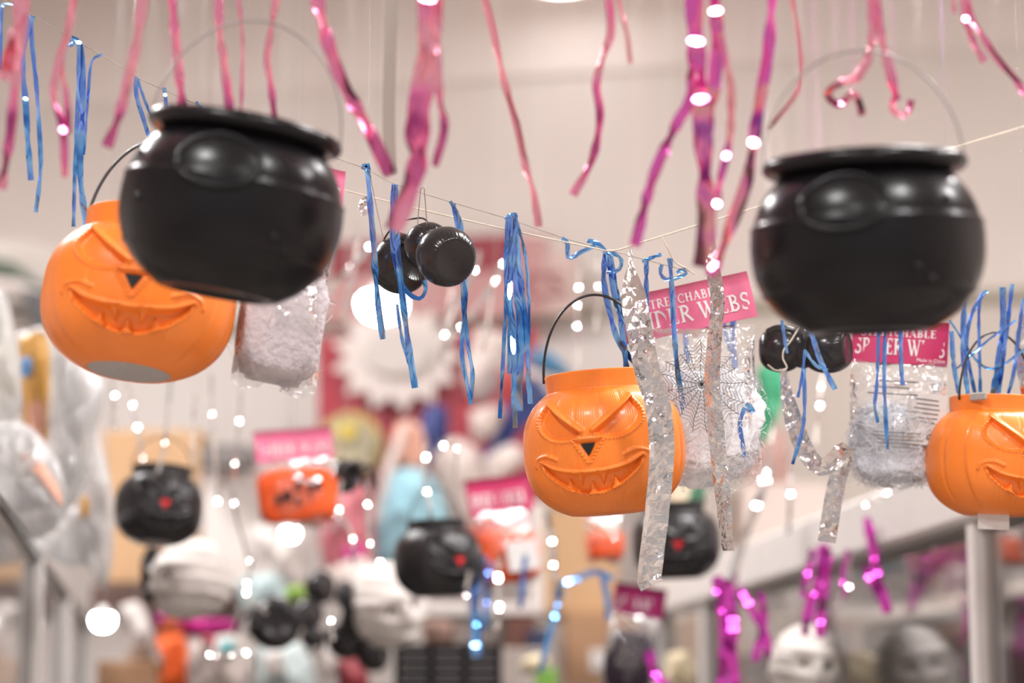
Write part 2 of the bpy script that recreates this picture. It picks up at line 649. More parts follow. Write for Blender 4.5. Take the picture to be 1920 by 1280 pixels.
def pumpkin_me(name, cols=520, rows=190, detail=True):
    """jack-o'-lantern bucket of radius 1, base at z = 0, face towards -Y"""
    prof = []
    for z in np.concatenate([np.linspace(0, 1.51, rows)]):
        t = (z - 0.8) / 0.865
        prof.append(((1 - abs(t) ** 2.6) ** (1 / 2.2), z))
    face_rows = len(prof)
    prof += [(0.665, 1.522), (0.66, 1.54), (0.665, 1.60), (0.668, 1.70), (0.672, 1.722), (0.665, 1.73), (0.645, 1.728), (0.64, 1.70), (0.635, 1.52)]
    for z in np.linspace(1.48, 0.03, 14):
        t = (z - 0.8) / 0.865
        prof.append((max(0.0, (1 - abs(t) ** 2.6) ** (1 / 2.2) - 0.035), z))
    prof = [(0.0005, 0.03), (0.40, 0.03), (0.44, 0.0)] + prof + [(0.0005, 0.05)]
    # dense columns over the face
    th = np.concatenate([np.linspace(-62, 62, int(cols * 0.66)), np.linspace(62, 298, int(cols * 0.34) + 2)[1:-1]]) * DEG
    n = len(th)
    pr = np.array(prof)
    m = len(pr)
    rr = np.repeat(pr[:, 0][:, None], n, 1)
    zz = np.repeat(pr[:, 1][:, None], n, 1)
    a = ((th + PI) % (2 * PI)) - PI
    aa = np.repeat(a[None, :], m, 0)
    outer = np.zeros((m, n))
    outer[3:3 + face_rows] = 1
    env = outer * np.clip(zz / 0.15, 0, 1) * np.clip((1.50 - zz) / 0.1, 0, 1)
    dr = np.zeros((m, n))
    for g in list(range(80, 290, 29)) + [-26, -9, 9, 26]:
        gg = ((g * DEG + PI) % (2 * PI)) - PI
        dd = np.abs(((aa - gg + PI) % (2 * PI)) - PI) / DEG
        dr -= 0.013 * np.exp(-(dd / 1.6) ** 2) * (1.0 if abs(g) > 30 else 0.45)
    # the face panel stands proud of the plain sides, its border bulging with the body
    bord = 50 + 5 * np.sin((zz - 0.2) / 1.3 * PI)
    panel = 1 / (1 + np.exp((np.abs(aa) / DEG - bord) / 0.8))
    dr += 0.028 * panel
    p = np.stack([aa.ravel(), (zz - 0.75).ravel()], 1)
    fm = (np.abs(p[:, 0]) < 60 * DEG) & (env.ravel() > 0)
    q = p[fm]
    h = np.zeros(len(q))

    def carve(poly, depth, lip, lw=0.022, bead=None):
        s = poly_sdf(q, poly)
        g = -depth / (1 + np.exp(s / 0.009))
        l = lip * np.exp(-((s - 0.018) / lw) ** 2)
        return g, l, s
    up = q[:, 1]
    for s_ in (-1, 1):
        poly = [(s_ * x, y) for x, y in EYE]
        g, l, s = carve(poly, 0.065, 0.030)
        top = path_dist(q, [poly[0], poly[1]])
        # brow: a thick bar over the eye; beads along the lower lid
        low = path_dist(q, poly[1:] + [poly[0]])
        brow = 0.055 * np.exp(-(path_dist(q, [(s_ * 4 * DEG, .215), (s_ * 35 * DEG, .63)]) / 0.030) ** 2)
        ang = np.arctan2(q[:, 1] - 0.33, q[:, 0] - s_ * 24 * DEG)
        beads = np.where(low < top, 0.6 + 0.4 * np.cos(ang * 46), 0.5)
        h = h + g + l * beads + brow
    g, l, s = carve(NOSE, 0.035, 0.03, 0.018)
    h = h + g + l * (0.65 + 0.35 * np.cos(q[:, 1] * 150))
    g, l, s = carve(MOUTH, 0.072, 0.030)
    lo = path_dist(q, MOUTH_LO)
    upd = path_dist(q, MOUTH_UP)
    h = h + g + np.where(lo < upd, l * (0.65 + 0.35 * np.cos(q[:, 0] * 120)), 1.3 * l)
    for tt in TEETH:
        s = poly_sdf(q, tt)
        h = h + 0.075 / (1 + np.exp(s / 0.005)) * (poly_sdf(q, MOUTH) < 0.03)
    for ck in CHEEK:
        h = h + 0.028 * np.exp(-(path_dist(q, ck) / 0.022) ** 2)
    full = np.zeros(m * n)
    full[fm] = h
    dr = (dr + full.reshape(m, n)) * env
    r = rr + dr
    v = np.stack([r * np.sin(aa), -r * np.cos(aa), zz], 2).reshape(-1, 3)
    f = []
    for i in range(m - 1):
        for k in range(n):
            k2 = (k + 1) % n
            f.append((i * n + k, i * n + k2, (i + 1) * n + k2, (i + 1) * n + k))
    return mesh(name, v, f)


def bucket_surface_r(z):
    t = (z - 0.8) / 0.865
    return (1 - abs(t) ** 2.6) ** (1 / 2.2)


def patch_me(name, poly, lift, n=10):
    """small fan of the face laid on the bucket, poly in (radians, height above the nose)"""
    cx = sum(p[0] for p in poly) / len(poly)
    cz = sum(p[1] for p in poly) / len(poly)
    v, f = [], []
    pts = []
    for i in range(len(poly)):
        a, b = poly[i], poly[(i + 1) % len(poly)]
        for k in range(n):
            pts.append((a[0] + (b[0] - a[0]) * k / n, a[1] + (b[1] - a[1]) * k / n))
    for x, z in pts:
        r = bucket_surface_r(z + 0.75) + lift
        v.append((r * math.sin(x), -r * math.cos(x), z + 0.75))
    r = bucket_surface_r(cz + 0.75) + lift
    v.append((r * math.sin(cx), -r * math.cos(cx), cz + 0.75))
    for i in range(len(pts)):
        f.append((len(pts), i, (i + 1) % len(pts)))
    return mesh(name, v, f)


def ribbed_plastic(name, col, rough=0.32, sss=0.0, col_bump=0.10):
    m = mat(name, col, rough, sss=sss, var=0.03, vscale=3, coat=0.15)
    nt = m.node_tree
    b = nt.nodes['Principled BSDF']
    tc = nt.nodes.new('ShaderNodeTexCoord')
    sep = nt.nodes.new('ShaderNodeSeparateXYZ')
    nt.links.new(tc.outputs['Object'], sep.inputs[0])
    neg = nt.nodes.new('ShaderNodeMath'); neg.operation = 'MULTIPLY'; neg.inputs[1].default_value = -1
    nt.links.new(sep.outputs['Y'], neg.inputs[0])
    at = nt.nodes.new('ShaderNodeMath'); at.operation = 'ARCTAN2'
    nt.links.new(sep.outputs['X'], at.inputs[0]); nt.links.new(neg.outputs[0], at.inputs[1])
    mul = nt.nodes.new('ShaderNodeMath'); mul.operation = 'MULTIPLY'; mul.inputs[1].default_value = 190
    nt.links.new(at.outputs[0], mul.inputs[0])
    sn = nt.nodes.new('ShaderNodeMath'); sn.operation = 'SINE'
    nt.links.new(mul.outputs[0], sn.inputs[0])
    ab = nt.nodes.new('ShaderNodeMath'); ab.operation = 'ABSOLUTE'
    nt.links.new(at.outputs[0], ab.inputs[0])
    lt = nt.nodes.new('ShaderNodeMath'); lt.operation = 'LESS_THAN'; lt.inputs[1].default_value = 0.86
    nt.links.new(ab.outputs[0], lt.inputs[0])
    mm = nt.nodes.new('ShaderNodeMath'); mm.operation = 'MULTIPLY'
    nt.links.new(sn.outputs[0], mm.inputs[0]); nt.links.new(lt.outputs[0], mm.inputs[1])
    bp = nt.nodes.new('ShaderNodeBump'); bp.inputs['Strength'].default_value = col_bump; bp.inputs['Distance'].default_value = 0.02
    nt.links.new(mm.outputs[0], bp.inputs['Height'])
    nt.links.new(bp.outputs['Normal'], b.inputs['Normal'])
    return m


m_orange = ribbed_plastic('orange_plastic', (0.98, 0.245, 0.03), 0.36, sss=0.0)
m_black = mat('black_plastic', (0.009, 0.008, 0.009), 0.26, bump=0.02, bscale=20, spec=0.26)
m_blackp = mat('black_bucket_plastic', (0.018, 0.016, 0.017), 0.33, bump=0.02, bscale=20)
m_wire = mat('black_handle', (0.02, 0.018, 0.018), 0.3, bump=0.02)
m_void = mat('black_print', (0.008, 0.007, 0.007), 0.5, var=0.05)
m_red = mat('red_print', (0.75, 0.02, 0.03), 0.4, var=0.05)
m_paper = mat('white_paper', (0.72, 0.68, 0.66), 0.7, var=0.03, bump=0.02)
m_greyp = mat('grey_sticker', (0.42, 0.38, 0.36), 0.6, var=0.08, vscale=20)
m_nylon = mat('clear_thread', (0.75, 0.70, 0.66), 0.3, var=0.03)
m_twine = mat('twine', (0.80, 0.70, 0.58), 0.9, bump=0.3, bscale=900, var=0.1, vscale=200)
m_thread = mat('dark_thread', (0.36, 0.30, 0.27), 0.6, var=0.3, vscale=60)

PUMP = pumpkin_me('pumpkin_bucket_body')
PUMPB = pumpkin_me('dark_bucket_body', 240, 70)
NOSE_IN = fpts([(-5.2, .062), (5.2, .062), (0, -.092)])
nose_o = patch_me('nose_cutout', NOSE_IN, 0.012)
nose_r = patch_me('nose_print', fpts([(-7, .075), (7, .075), (0, -.125)]), 0.02)
HANDLE = tube_me('bucket_handle', [(0.68 * math.cos(a), 0.0, 1.66 + 1.06 * math.sin(a)) for a in np.linspace(0, PI, 25)], 0.017, 8, 3)
HANDLE_T = tube_me('bucket_handle_thin', [(0.68 * math.cos(a), 0.0, 1.66 + 0.8 * math.sin(a)) for a in np.linspace(0, PI, 17)], 0.016, 6, 2)
base_me = lathe_me('base_disc', [(0.0005, -0.006), (0.40, -0.006), (0.43, 0.004)], 40)


def place(o, px, py, d, up):
    """put the thing so that its local point (0,0,up) lies at the pixel"""
    m_ = Euler(o.rotation_euler).to_matrix()
    o.location = P(px, py, d) - m_ @ Vector((0, 0, up * o.scale[2]))


def up_thread(t, start, r=0.0005):
    """clear line from a local point of the thing up to the ceiling"""
    mw = Matrix.LocRotScale(t.location, Euler(t.rotation_euler), t.scale)
    a = mw @ Vector(start)
    b = mw.inverted() @ Vector((a.x, a.y, CEIL))
    return link('thread', tube_me('thread', [Vector(start), b], r / t.scale[0], 5, 2), m_nylon, t)


def pumpkin(label, px, py, d, rad, yaw, roll, pitch=0.0, orange=True, hy=0.0, htilt=0.0, grp=None):
    t = thing('pumpkin_bucket' if orange else 'black_pumpkin_bucket', label, 'bucket', (0, 0, 0), (R_(pitch), R_(roll), R_(yaw)), grp, rad)
    place(t, px, py, d, 0.8)
    if orange:
        link('bucket_body', PUMP, m_orange, t)
        n = link('nose', nose_o, m_void, t)
        n['label'] = 'black triangular nose'
        h = link('handle', HANDLE, m_wire, t, (0, 0, 1.66), (R_(htilt), 0, R_(hy)))
        if not HANDLE.get('c'):
            for vv in HANDLE.vertices:
                vv.co.z -= 1.66
            HANDLE['c'] = 1
    else:
        link('bucket_body', PUMPB, m_blackp, t)
        n = link('nose', nose_r, m_red, t)
        n['label'] = 'red triangular nose'
        link('handle', HANDLE_T, m_wire, t)
    return t


b1 = pumpkin('bright orange pumpkin bucket hanging at the centre, sharp face grinning between foil strips', 1133, 841, 2.67, 0.0895, -13.5, -3.5, 4, htilt=0, hy=10)
b2 = pumpkin("darker orange pumpkin bucket half hidden behind the left black cauldron", 262, 558, 2.42, 0.0965, 5, 6.5, -4, hy=-10, htilt=-6)
b3 = pumpkin('orange pumpkin bucket cut off by the right edge of the picture', 1868, 860, 2.80, 0.0815, 19, 1.0, 3, hy=10)
b3.scale = (b3.scale[0], b3.scale[1], b3.scale[2] * 0.96)
b2.scale = (b2.scale[0], b2.scale[1], b2.scale[2] * 0.95)
link('base_disc', base_me, m_greyp, b2)
base_or = base_me.copy()
base_or.materials.clear()
link('base_disc', base_or, m_orange, b1)
link('base_disc', base_or, m_orange, b3)
link('price_tag', box_me('price_tag', 0.44, 0.02, 0.26, 0.004), m_paper, b3, (-0.18, -0.25, -0.10), (0, 0, R_(-20)))
link('rim_clip', box_me('rim_clip', 0.30, 0.05, 0.12, 0.02), m_greyp, b3, (-0.56, -0.46, 1.68), (0, 0, R_(-70)))

black_spots = [
    ('black pumpkin bucket with red nose hanging below the left orange bucket', 298, 953, 3.90, 0.0715, 16, 4, -4),
    ('black pumpkin bucket with red nose turned aside beside the small orange bag', 820, 1052, 3.90, 0.071, 32, -3, 0),
    ('black pumpkin bucket with red nose behind the long silver strip', 1268, 1018, 3.90, 0.0715, -2, -2, 4),
]
for lb, px, py, d, rad, yaw, roll, pit in black_spots:
    t = pumpkin(lb, px, py, d, rad, yaw, roll, pit, orange=False, grp='black pumpkin buckets in the second row')
    link('base_disc', base_me, m_greyp, t)
    up_thread(t, (0, 0, 2.44))


# ================================================================== CAULDRONS
def cauldron_me(name):
    n = 96
    prof = [(0.0005, 0.035), (0.40, 0.035), (0.43, 0.0), (0.52, 0.0), (0.56, 0.012)]
    for z in np.linspace(0.03, 1.26, 60):
        t = (z - 0.70) / 0.80
        r = (1 - abs(t) ** 2.35) ** (1 / 2.0) if abs(t) < 1 else 0
        if z > 0.86:
            r -= 0.016 / (1 + math.exp(-(z - 0.875) / 0.006))
        r += 0.020 * math.exp(-((z - 0.30) / 0.018) ** 2)
        r += 0.012 * math.exp(-((z - 0.865) / 0.012) ** 2)
        prof.append((r, z))
    r_in = prof[-1][0]
    prof += [(r_in - 0.005, 1.285)]
    inner = [(r_in - 0.03, 1.30), (r_in - 0.03, 1.2)]
    for z in np.linspace(1.15, 0.06, 14):
        t = (z - 0.70) / 0.80
        inner.append(((1 - abs(t) ** 2.35) ** 0.5 - 0.045, z))
    inner.append((0.0005, 0.06))
    return prof, inner, r_in, n


_prof, _inner, R_IN, _n = cauldron_me('x')
CAUL = lathe_me('cauldron_body', _prof + [(R_IN - 0.005, 1.33)] + _inner, _n)


def lip_fn(r, z, a):
    return r * (1 + 0.010 * math.sin(3 * a + 1) + 0.006 * math.sin(5 * a))


lip_prof = [(R_IN - 0.02 + 0.075 + 0.085 * math.cos(b), 1.355 + 0.070 * math.sin(b)) for b in np.linspace(0, 2 * PI, 21)]
LIP = lathe_me('cauldron_lip', lip_prof, _n, lip_fn)
LIP_T = LIP


def surf_c(z):
    t = (z - 0.70) / 0.80
    return (1 - abs(t) ** 2.35) ** 0.5 - (0.016 if z > 0.87 else 0)


ring_pts = []
for b in np.linspace(0, 2 * PI, 49):
    al = 0.40 * math.cos(b)
    z = 0.985 + 0.225 * math.sin(b)
    r = surf_c(z) + 0.004
    ring_pts.append((r * math.sin(al), -r * math.cos(al), z))
RING = tube_me('emblem_ring', ring_pts, 0.027, 8, 2)
NUB = lathe_me('rivet', [(0.0005, 0.03), (0.02, 0.026), (0.032, 0.012), (0.036, -0.01)], 14)
CH = tube_me('cauldron_handle', [(0.86 * math.cos(a), 0.0, 0.98 * math.sin(a)) for a in np.linspace(0, PI, 29)], 0.0095, 8, 3)
m_chandle = mat('grey_handle', (0.30, 0.26, 0.25), 0.3, bump=0.02)


def cauldron(label, px, py, d, rad, yaw, roll, pitch, hy, htilt, tall):
    t = thing('plastic_cauldron', label, 'cauldron', (0, 0, 0), (R_(pitch), R_(roll), R_(yaw)), None, rad)
    t.scale = (rad, rad, rad * tall)
    place(t, px, py, d, 0.72)
    link('cauldron_body', CAUL, m_black, t)
    link('rim', LIP, m_black, t)
    link('emblem_ring', RING, m_black, t)
    for al, z in ((-1.0, 1.0), (1.0, 1.0), (0.62, 0.45), (0.78, 0.36), (-0.75, 0.62)):
        r = surf_c(z)
        o = link('rivet', NUB, m_black, t, (r * math.sin(al), -r * math.cos(al), z))
        o.rotation_euler = (PI / 2 - 0.1, 0, al)
    h = link('handle', CH, m_chandle, t, (0, 0, 1.34), (R_(htilt), 0, R_(hy)))
    up_thread(t, (0, 0, 1.34 + 0.98))
    return t


cauldron('black plastic cauldron tilted to the right, in front of the left pumpkin bucket', 435, 391, 2.14, 0.0990, -3, 9.5, 4, 4, -2, 1.08)
cauldron('black plastic cauldron hanging level, in front of the right web bag', 1626, 457, 2.08, 0.1005, -20, 0.5, 7, 18, -4, 1.05)

# ================================================================== LETTERING (serif capitals drawn stroke by stroke)
def arc(cx, cz, rx, rz, a0, a1, n=14):
    return [(cx + rx * math.cos(R_(a)), cz + rz * math.sin(R_(a))) for a in np.linspace(a0, a1, n)]


TK, TN = 0.17, 0.075


def serif(x, z, wd=0.30):
    return ([(x - wd / 2, z), (x + wd / 2, z)], 0.06)


GLY = {
    'I': (0.36, [([(.18, 0), (.18, 1)], TK), serif(.18, .03), serif(.18, .97)]),
    'D': (0.86, [([(.2, 0), (.2, 1)], TK), serif(.16, .03), serif(.16, .97), (arc(.25, .5, .48, .465, 90, -90), 0.13), ([(.15, .965), (.27, .965)], TN), ([(.15, .035), (.27, .035)], TN)]),
    'E': (0.70, [([(.2, 0), (.2, 1)], TK), serif(.14, .03), serif(.14, .97), ([(.2, .965), (.62, .965)], TN), ([(.2, .51), (.5, .51)], TN), ([(.2, .035), (.64, .035)], TN),
                 ([(.6, .98), (.6, .78)], .05), ([(.48, .62), (.48, .40)], .05), ([(.62, .02), (.62, .24)], .05)]),
    'R': (0.84, [([(.2, 0), (.2, 1)], TK), serif(.17, .03), serif(.17, .97), (arc(.3, .735, .3, .23, 90, -90), 0.125), ([(.18, .965), (.32, .965)], TN), ([(.2, .505), (.34, .505)], TN), ([(.38, .5), (.78, .02)], .15), serif(.78, .03, .16)]),
    'W': (1.22, [([(.12, 1), (.42, 0)], .16), ([(.42, 0), (.64, .85)], TN), ([(.56, 1), (.84, 0)], .16), ([(.84, 0), (1.10, 1)], TN), serif(.12, .97, .28), serif(.56, .97, .24), serif(1.10, .97, .24)]),
    'B': (0.76, [([(.2, 0), (.2, 1)], TK), serif(.16, .03), serif(.16, .97), (arc(.3, .75, .24, .215, 90, -90), 0.12), (arc(.32, .27, .30, .235, 90, -90), 0.13), ([(.2, .965), (.32, .965)], TN), ([(.2, .52), (.34, .52)], TN), ([(.2, .035), (.34, .035)], TN)]),
    'S': (0.64, [(arc(.33, .74, .22, .22, 30, 180, 10) + arc(.33, .74, .22, .22, 180, 250, 5)[1:] + arc(.31, .27, .235, .235, 70, 0, 6) + arc(.31, .27, .235, .235, 0, -155, 10)[1:], 0.125), ([(.55, .98), (.53, .70)], .05), ([(.08, .02), (.09, .30)], .05)]),
    'P': (0.74, [([(.2, 0), (.2, 1)], TK), serif(.2, .03, .34), serif(.16, .97), (arc(.3, .715, .30, .25, 90, -90), 0.125), ([(.18, .965), (.32, .965)], TN), ([(.2, .465), (.34, .465)], TN)]),
    'T': (0.72, [([(.36, 0), (.36, 1)], TK), serif(.36, .03), ([(.05, .965), (.67, .965)], TN), ([(.06, .98), (.06, .76)], .05), ([(.66, .98), (.66, .76)], .05)]),
    'C': (0.78, [(arc(.46, .5, .36, .47, 45, 315, 20), 0.12), ([(.71, .98), (.70, .70)], .05)]),
    'H': (0.88, [([(.2, 0), (.2, 1)], TK), ([(.68, 0), (.68, 1)], TK), serif(.2, .03), serif(.2, .97), serif(.68, .03), serif(.68, .97), ([(.2, .52), (.68, .52)], TN)]),
    'A': (0.90, [([(.14, 0), (.43, 1)], TN), ([(.43, 1), (.75, 0)], .16), ([(.25, .33), (.62, .33)], TN), serif(.14, .03, .26), serif(.76, .03, .28)]),
    'L': (0.70, [([(.2, 0), (.2, 1)], TK), serif(.2, .03), serif(.2, .97), ([(.2, .035), (.62, .035)], TN), ([(.62, .02), (.62, .26)], .05)]),
    ' ': (0.34, []),
}


def text_me(name, txt, height, lift=0.0):
    """letters in local XZ, centred on x, baseline z = 0"""
    v, f = [], []
    x = 0.0
    for ch in txt:
        wd, strokes = GLY[ch]
        for pts, tk in strokes:
            L, Rr = [], []
            for i, p in enumerate(pts):
                a = pts[max(0, i - 1)]
                b = pts[min(len(pts) - 1, i + 1)]
                dx, dz = b[0] - a[0], b[1] - a[1]
                ln = math.hypot(dx, dz)
                nx, nz = -dz / ln * tk / 2, dx / ln * tk / 2
                L.append((x + p[0] + nx, p[1] + nz))
                Rr.append((x + p[0] - nx, p[1] - nz))
            b0 = len(v)
            for l, r in zip(L, Rr):
                v.append((l[0], -lift, l[1]))
                v.append((r[0], -lift, r[1]))
            for i in range(len(pts) - 1):
                f.append((b0 + 2 * i, b0 + 2 * i + 1, b0 + 2 * i + 3, b0 + 2 * i + 2))
        x += wd + 0.05
    v = [((a - x / 2) * height, b, c * height) for a, b, c in v]
    return mesh(name, v, f, False)


def plain_text_me(name, txt, size):
    cu = bpy.data.curves.new(name, 'FONT')
    cu.body = txt
    cu.size = size
    cu.align_x = 'CENTER'
    o = bpy.data.objects.new(name, cu)
    COL.objects.link(o)
    dg = bpy.context.evaluated_depsgraph_get()
    me = bpy.data.meshes.new_from_object(o.evaluated_get(dg))
    bpy.data.objects.remove(o)
    me.transform(Matrix.Rotation(PI / 2, 4, 'X'))
    me.name = name
    return me


# ================================================================== WEB BAGS
def fluff_me(name, sx, sy, sz, seed=0, fibres=900, rough=0.22, boxy=0.72):
    rs = np.random.RandomState(seed)
    bm = bmesh.new()
    bmesh.ops.create_icosphere(bm, subdivisions=5 if fibres > 300 else 4, radius=1.0)
    co = np.array([v.co[:] for v in bm.verts])
    d = 1 + rough * noise3(co, 4.0, seed) + 0.5 * rough * noise3(co, 11.0, seed + 1) + 0.3 * rough * noise3(co, 26.0, seed + 2)
    sq = np.sign(co) * np.abs(co) ** boxy
    co2 = sq * d[:, None] * np.array((sx, sy, sz)) / 2
    for v, c in zip(bm.verts, co2):
        v.co = c
    v = [tuple(x) for x in co2]
    f = [tuple(vv.index for vv in fc.verts) for fc in bm.faces]
    bm.free()
    for k in range(fibres):
        i = rs.randint(len(co2))
        p = co2[i]
        n = co[i]
        t = rs.normal(size=3)
        t -= n * (t @ n)
        t /= np.linalg.norm(t) + 1e-9
        ln = (0.012 + 0.03 * rs.rand())
        bend = rs.normal(size=3) * 0.4
        wv = np.cross(t, n) * 0.00035
        b0 = len(v)
        for s in np.linspace(0, 1, 6):
            c = p + t * ln * (s - .5) + n * (0.003 + 0.004 * math.sin(PI * s)) + bend * ln * (s - .5) ** 2
            v.append(tuple(c - wv))
            v.append(tuple(c + wv))
        for j in range(5):
            f.append((b0 + 2 * j, b0 + 2 * j + 1, b0 + 2 * j + 3, b0 + 2 * j + 2))
    return mesh(name, v, f)


def bag_film_me(name, wd, ht, th, seed=0, nx=26, nz=36, top_pinch=0.02, tail=True):
    """clear bag hanging from z = 0 down to z = -ht; front and back sheet"""
    v, f = [], []
    rs = np.random.RandomState(seed)
    for side in (-1, 1):
        b0 = len(v)
        X, Z = np.meshgrid(np.linspace(-1, 1, nx + 1), np.linspace(0, 1, nz + 1))
        p = np.stack([X.ravel(), Z.ravel() * 2, np.full(X.size, side * 2.0)], 1)
        w1 = noise3(p, 7, seed) * 0.006 + noise3(p * np.array((3, 1, 1)), 9, seed + 3) * 0.004
        for k, (x, z) in enumerate(zip(X.ravel(), Z.ravel())):
            prof = math.sin(PI * min(1, max(0, (z * 1.02)))) ** 0.75
            bul = th / 2 * prof * max(0.0, 1 - x * x) ** 0.6
            wx = wd / 2 * (1 - 0.07 * math.sin(PI * z)) * (1 + 0.02 * math.sin(9 * z + seed))
            v.append((x * wx, side * (bul + 0.0008) + w1[k] * (0.3 + 0.7 * prof) * (1 - abs(x) ** 6), -ht * z + (0.006 * math.sin(5 * x + seed) * z)))
        n = nx + 1
        for i in range(nz):
            for k in range(nx):
                f.append((b0 + i * n + k, b0 + i * n + k + 1, b0 + (i + 1) * n + k + 1, b0 + (i + 1) * n + k))
    return mesh(name, v, f)


m_film = film_mat('bag_film', base=0.045, edge=0.75, haze=0.10, rough=0.10, bump=0.55)
m_film_thick = film_mat('costume_film', base=0.10, edge=0.8, haze=0.30, rough=0.16, bump=0.8)
m_pinkcard = mat('pink_card', (0.80, 0.17, 0.31), 0.42, var=0.03, vscale=20, bump=0.05, bscale=40)
m_darkcard = mat('crimson_card', (0.55, 0.035, 0.13), 0.45, var=0.05, bump=0.05)
m_plumcard = mat('plum_card', (0.30, 0.008, 0.10), 0.45, var=0.1, bump=0.05)
m_ink = mat('white_ink', (0.92, 0.87, 0.86), 0.6, var=0.02)
m_greyink = mat('grey_ink', (0.22, 0.20, 0.21), 0.6, var=0.1)
m_fluff = mat('white_web_fluff', (0.93, 0.91, 0.94), 0.95, bump=0.4, bscale=120, var=0.04, vscale=30, sss=0.0)
m_fluffg = mat('grey_web_fluff', (0.56, 0.53, 0.54), 0.95, bump=0.5, bscale=140, var=0.12, vscale=30)
m_fluffo = mat('orange_web_fluff', (0.95, 0.13, 0.03), 0.9, bump=0.5, bscale=120, var=0.10, vscale=30)
m_fluffb = mat('black_web_fluff', (0.03, 0.018, 0.03), 0.9, bump=0.5, bscale=120, var=0.2, vscale=30)
m_silver = foil_mat('silver_foil', [(0.78, 0.75, 0.74), (0.92, 0.90, 0.90)], 0.22, 18, 0.5, 70)


def card_me(name, wd, ht, seed=0):
    """folded header card, slightly bowed, hanging from z = 0"""
    nx, nz = 12, 4
    v, f = [], []
    for side in (-1, 1):
        b0 = len(v)
        for i in range(nz + 1):
            for k in range(nx + 1):
                x = -1 + 2 * k / nx
                z = i / nz
                y = side * (0.0012 + 0.0015 * z) + 0.004 * math.sin(2.2 * x + seed) * (0.3 + 0.7 * z) + 0.0015 * math.sin(7 * x + 3 * z + seed)
                v.append((x * wd / 2, y, -ht * z))
        for i in range(nz):
            for k in range(nx):
                a = b0 + i * (nx + 1) + k
                f.append((a, a + 1, a + nx + 2, a + nx + 1))
    for k in range(nx):
        a, b = k, (nz + 1) * (nx + 1) + k
        f.append((a, a + 1, b + 1, b))
    return mesh(name, v, f)


def card_y(x, wd, seed, z):
    u = x / (wd / 2)
    return 0.004 * math.sin(2.2 * u + seed) * (0.3 + 0.7 * z) + 0.0015 * math.sin(7 * u + 3 * z + seed)


def bow(me, wd, ht, seed, z0):
    for vv in me.vertices:
        z = max(0, min(1, -(vv.co.z + z0) / ht))
        vv.co.y = card_y(vv.co.x, wd, seed, z) - (0.0012 + 0.0015 * z) - 0.0006
    return me


def web_print_me(name, rad, seed=0, spokes=17, rings=11):
    rs = np.random.RandomState(seed)
    ang = [2 * PI * k / spokes + rs.uniform(-.09, .09) for k in range(spokes)]
    v, f = [], []

    def line(a, b, w):
        dx, dz = b[0] - a[0], b[1] - a[1]
        l = math.hypot(dx, dz) + 1e-9
        nx, nz = -dz / l * w / 2, dx / l * w / 2
        b0 = len(v)
        v.extend([(a[0] + nx, 0, a[1] + nz), (a[0] - nx, 0, a[1] - nz), (b[0] - nx, 0, b[1] - nz), (b[0] + nx, 0, b[1] + nz)])
        f.append((b0, b0 + 1, b0 + 2, b0 + 3))
    lens = [rad * rs.uniform(0.85, 1.2) for _ in ang]
    for a, l in zip(ang, lens):
        pts = [(l * t * math.cos(a + 0.05 * math.sin(6 * t)), l * t * math.sin(a + 0.05 * math.sin(6 * t))) for t in np.linspace(0, 1, 5)]
        for p, q in zip(pts[:-1], pts[1:]):
            line(p, q, 0.0006)
    for r in range(1, rings + 1):
        for k in range(spokes):
            a0, a1 = ang[k], ang[(k + 1) % spokes]
            if a1 < a0:
                a1 += 2 * PI
            r0, r1 = lens[k] * r / rings * 0.97, lens[(k + 1) % spokes] * r / rings * 0.97
            p0 = (r0 * math.cos(a0), r0 * math.sin(a0))
            p2 = (r1 * math.cos(a1), r1 * math.sin(a1))
            p1 = ((p0[0] + p2[0]) / 2 * 0.90, (p0[1] + p2[1]) / 2 * 0.90)
            line(p0, p1, 0.00045)
            line(p1, p2, 0.00045)
    return mesh(name, v, f, False)


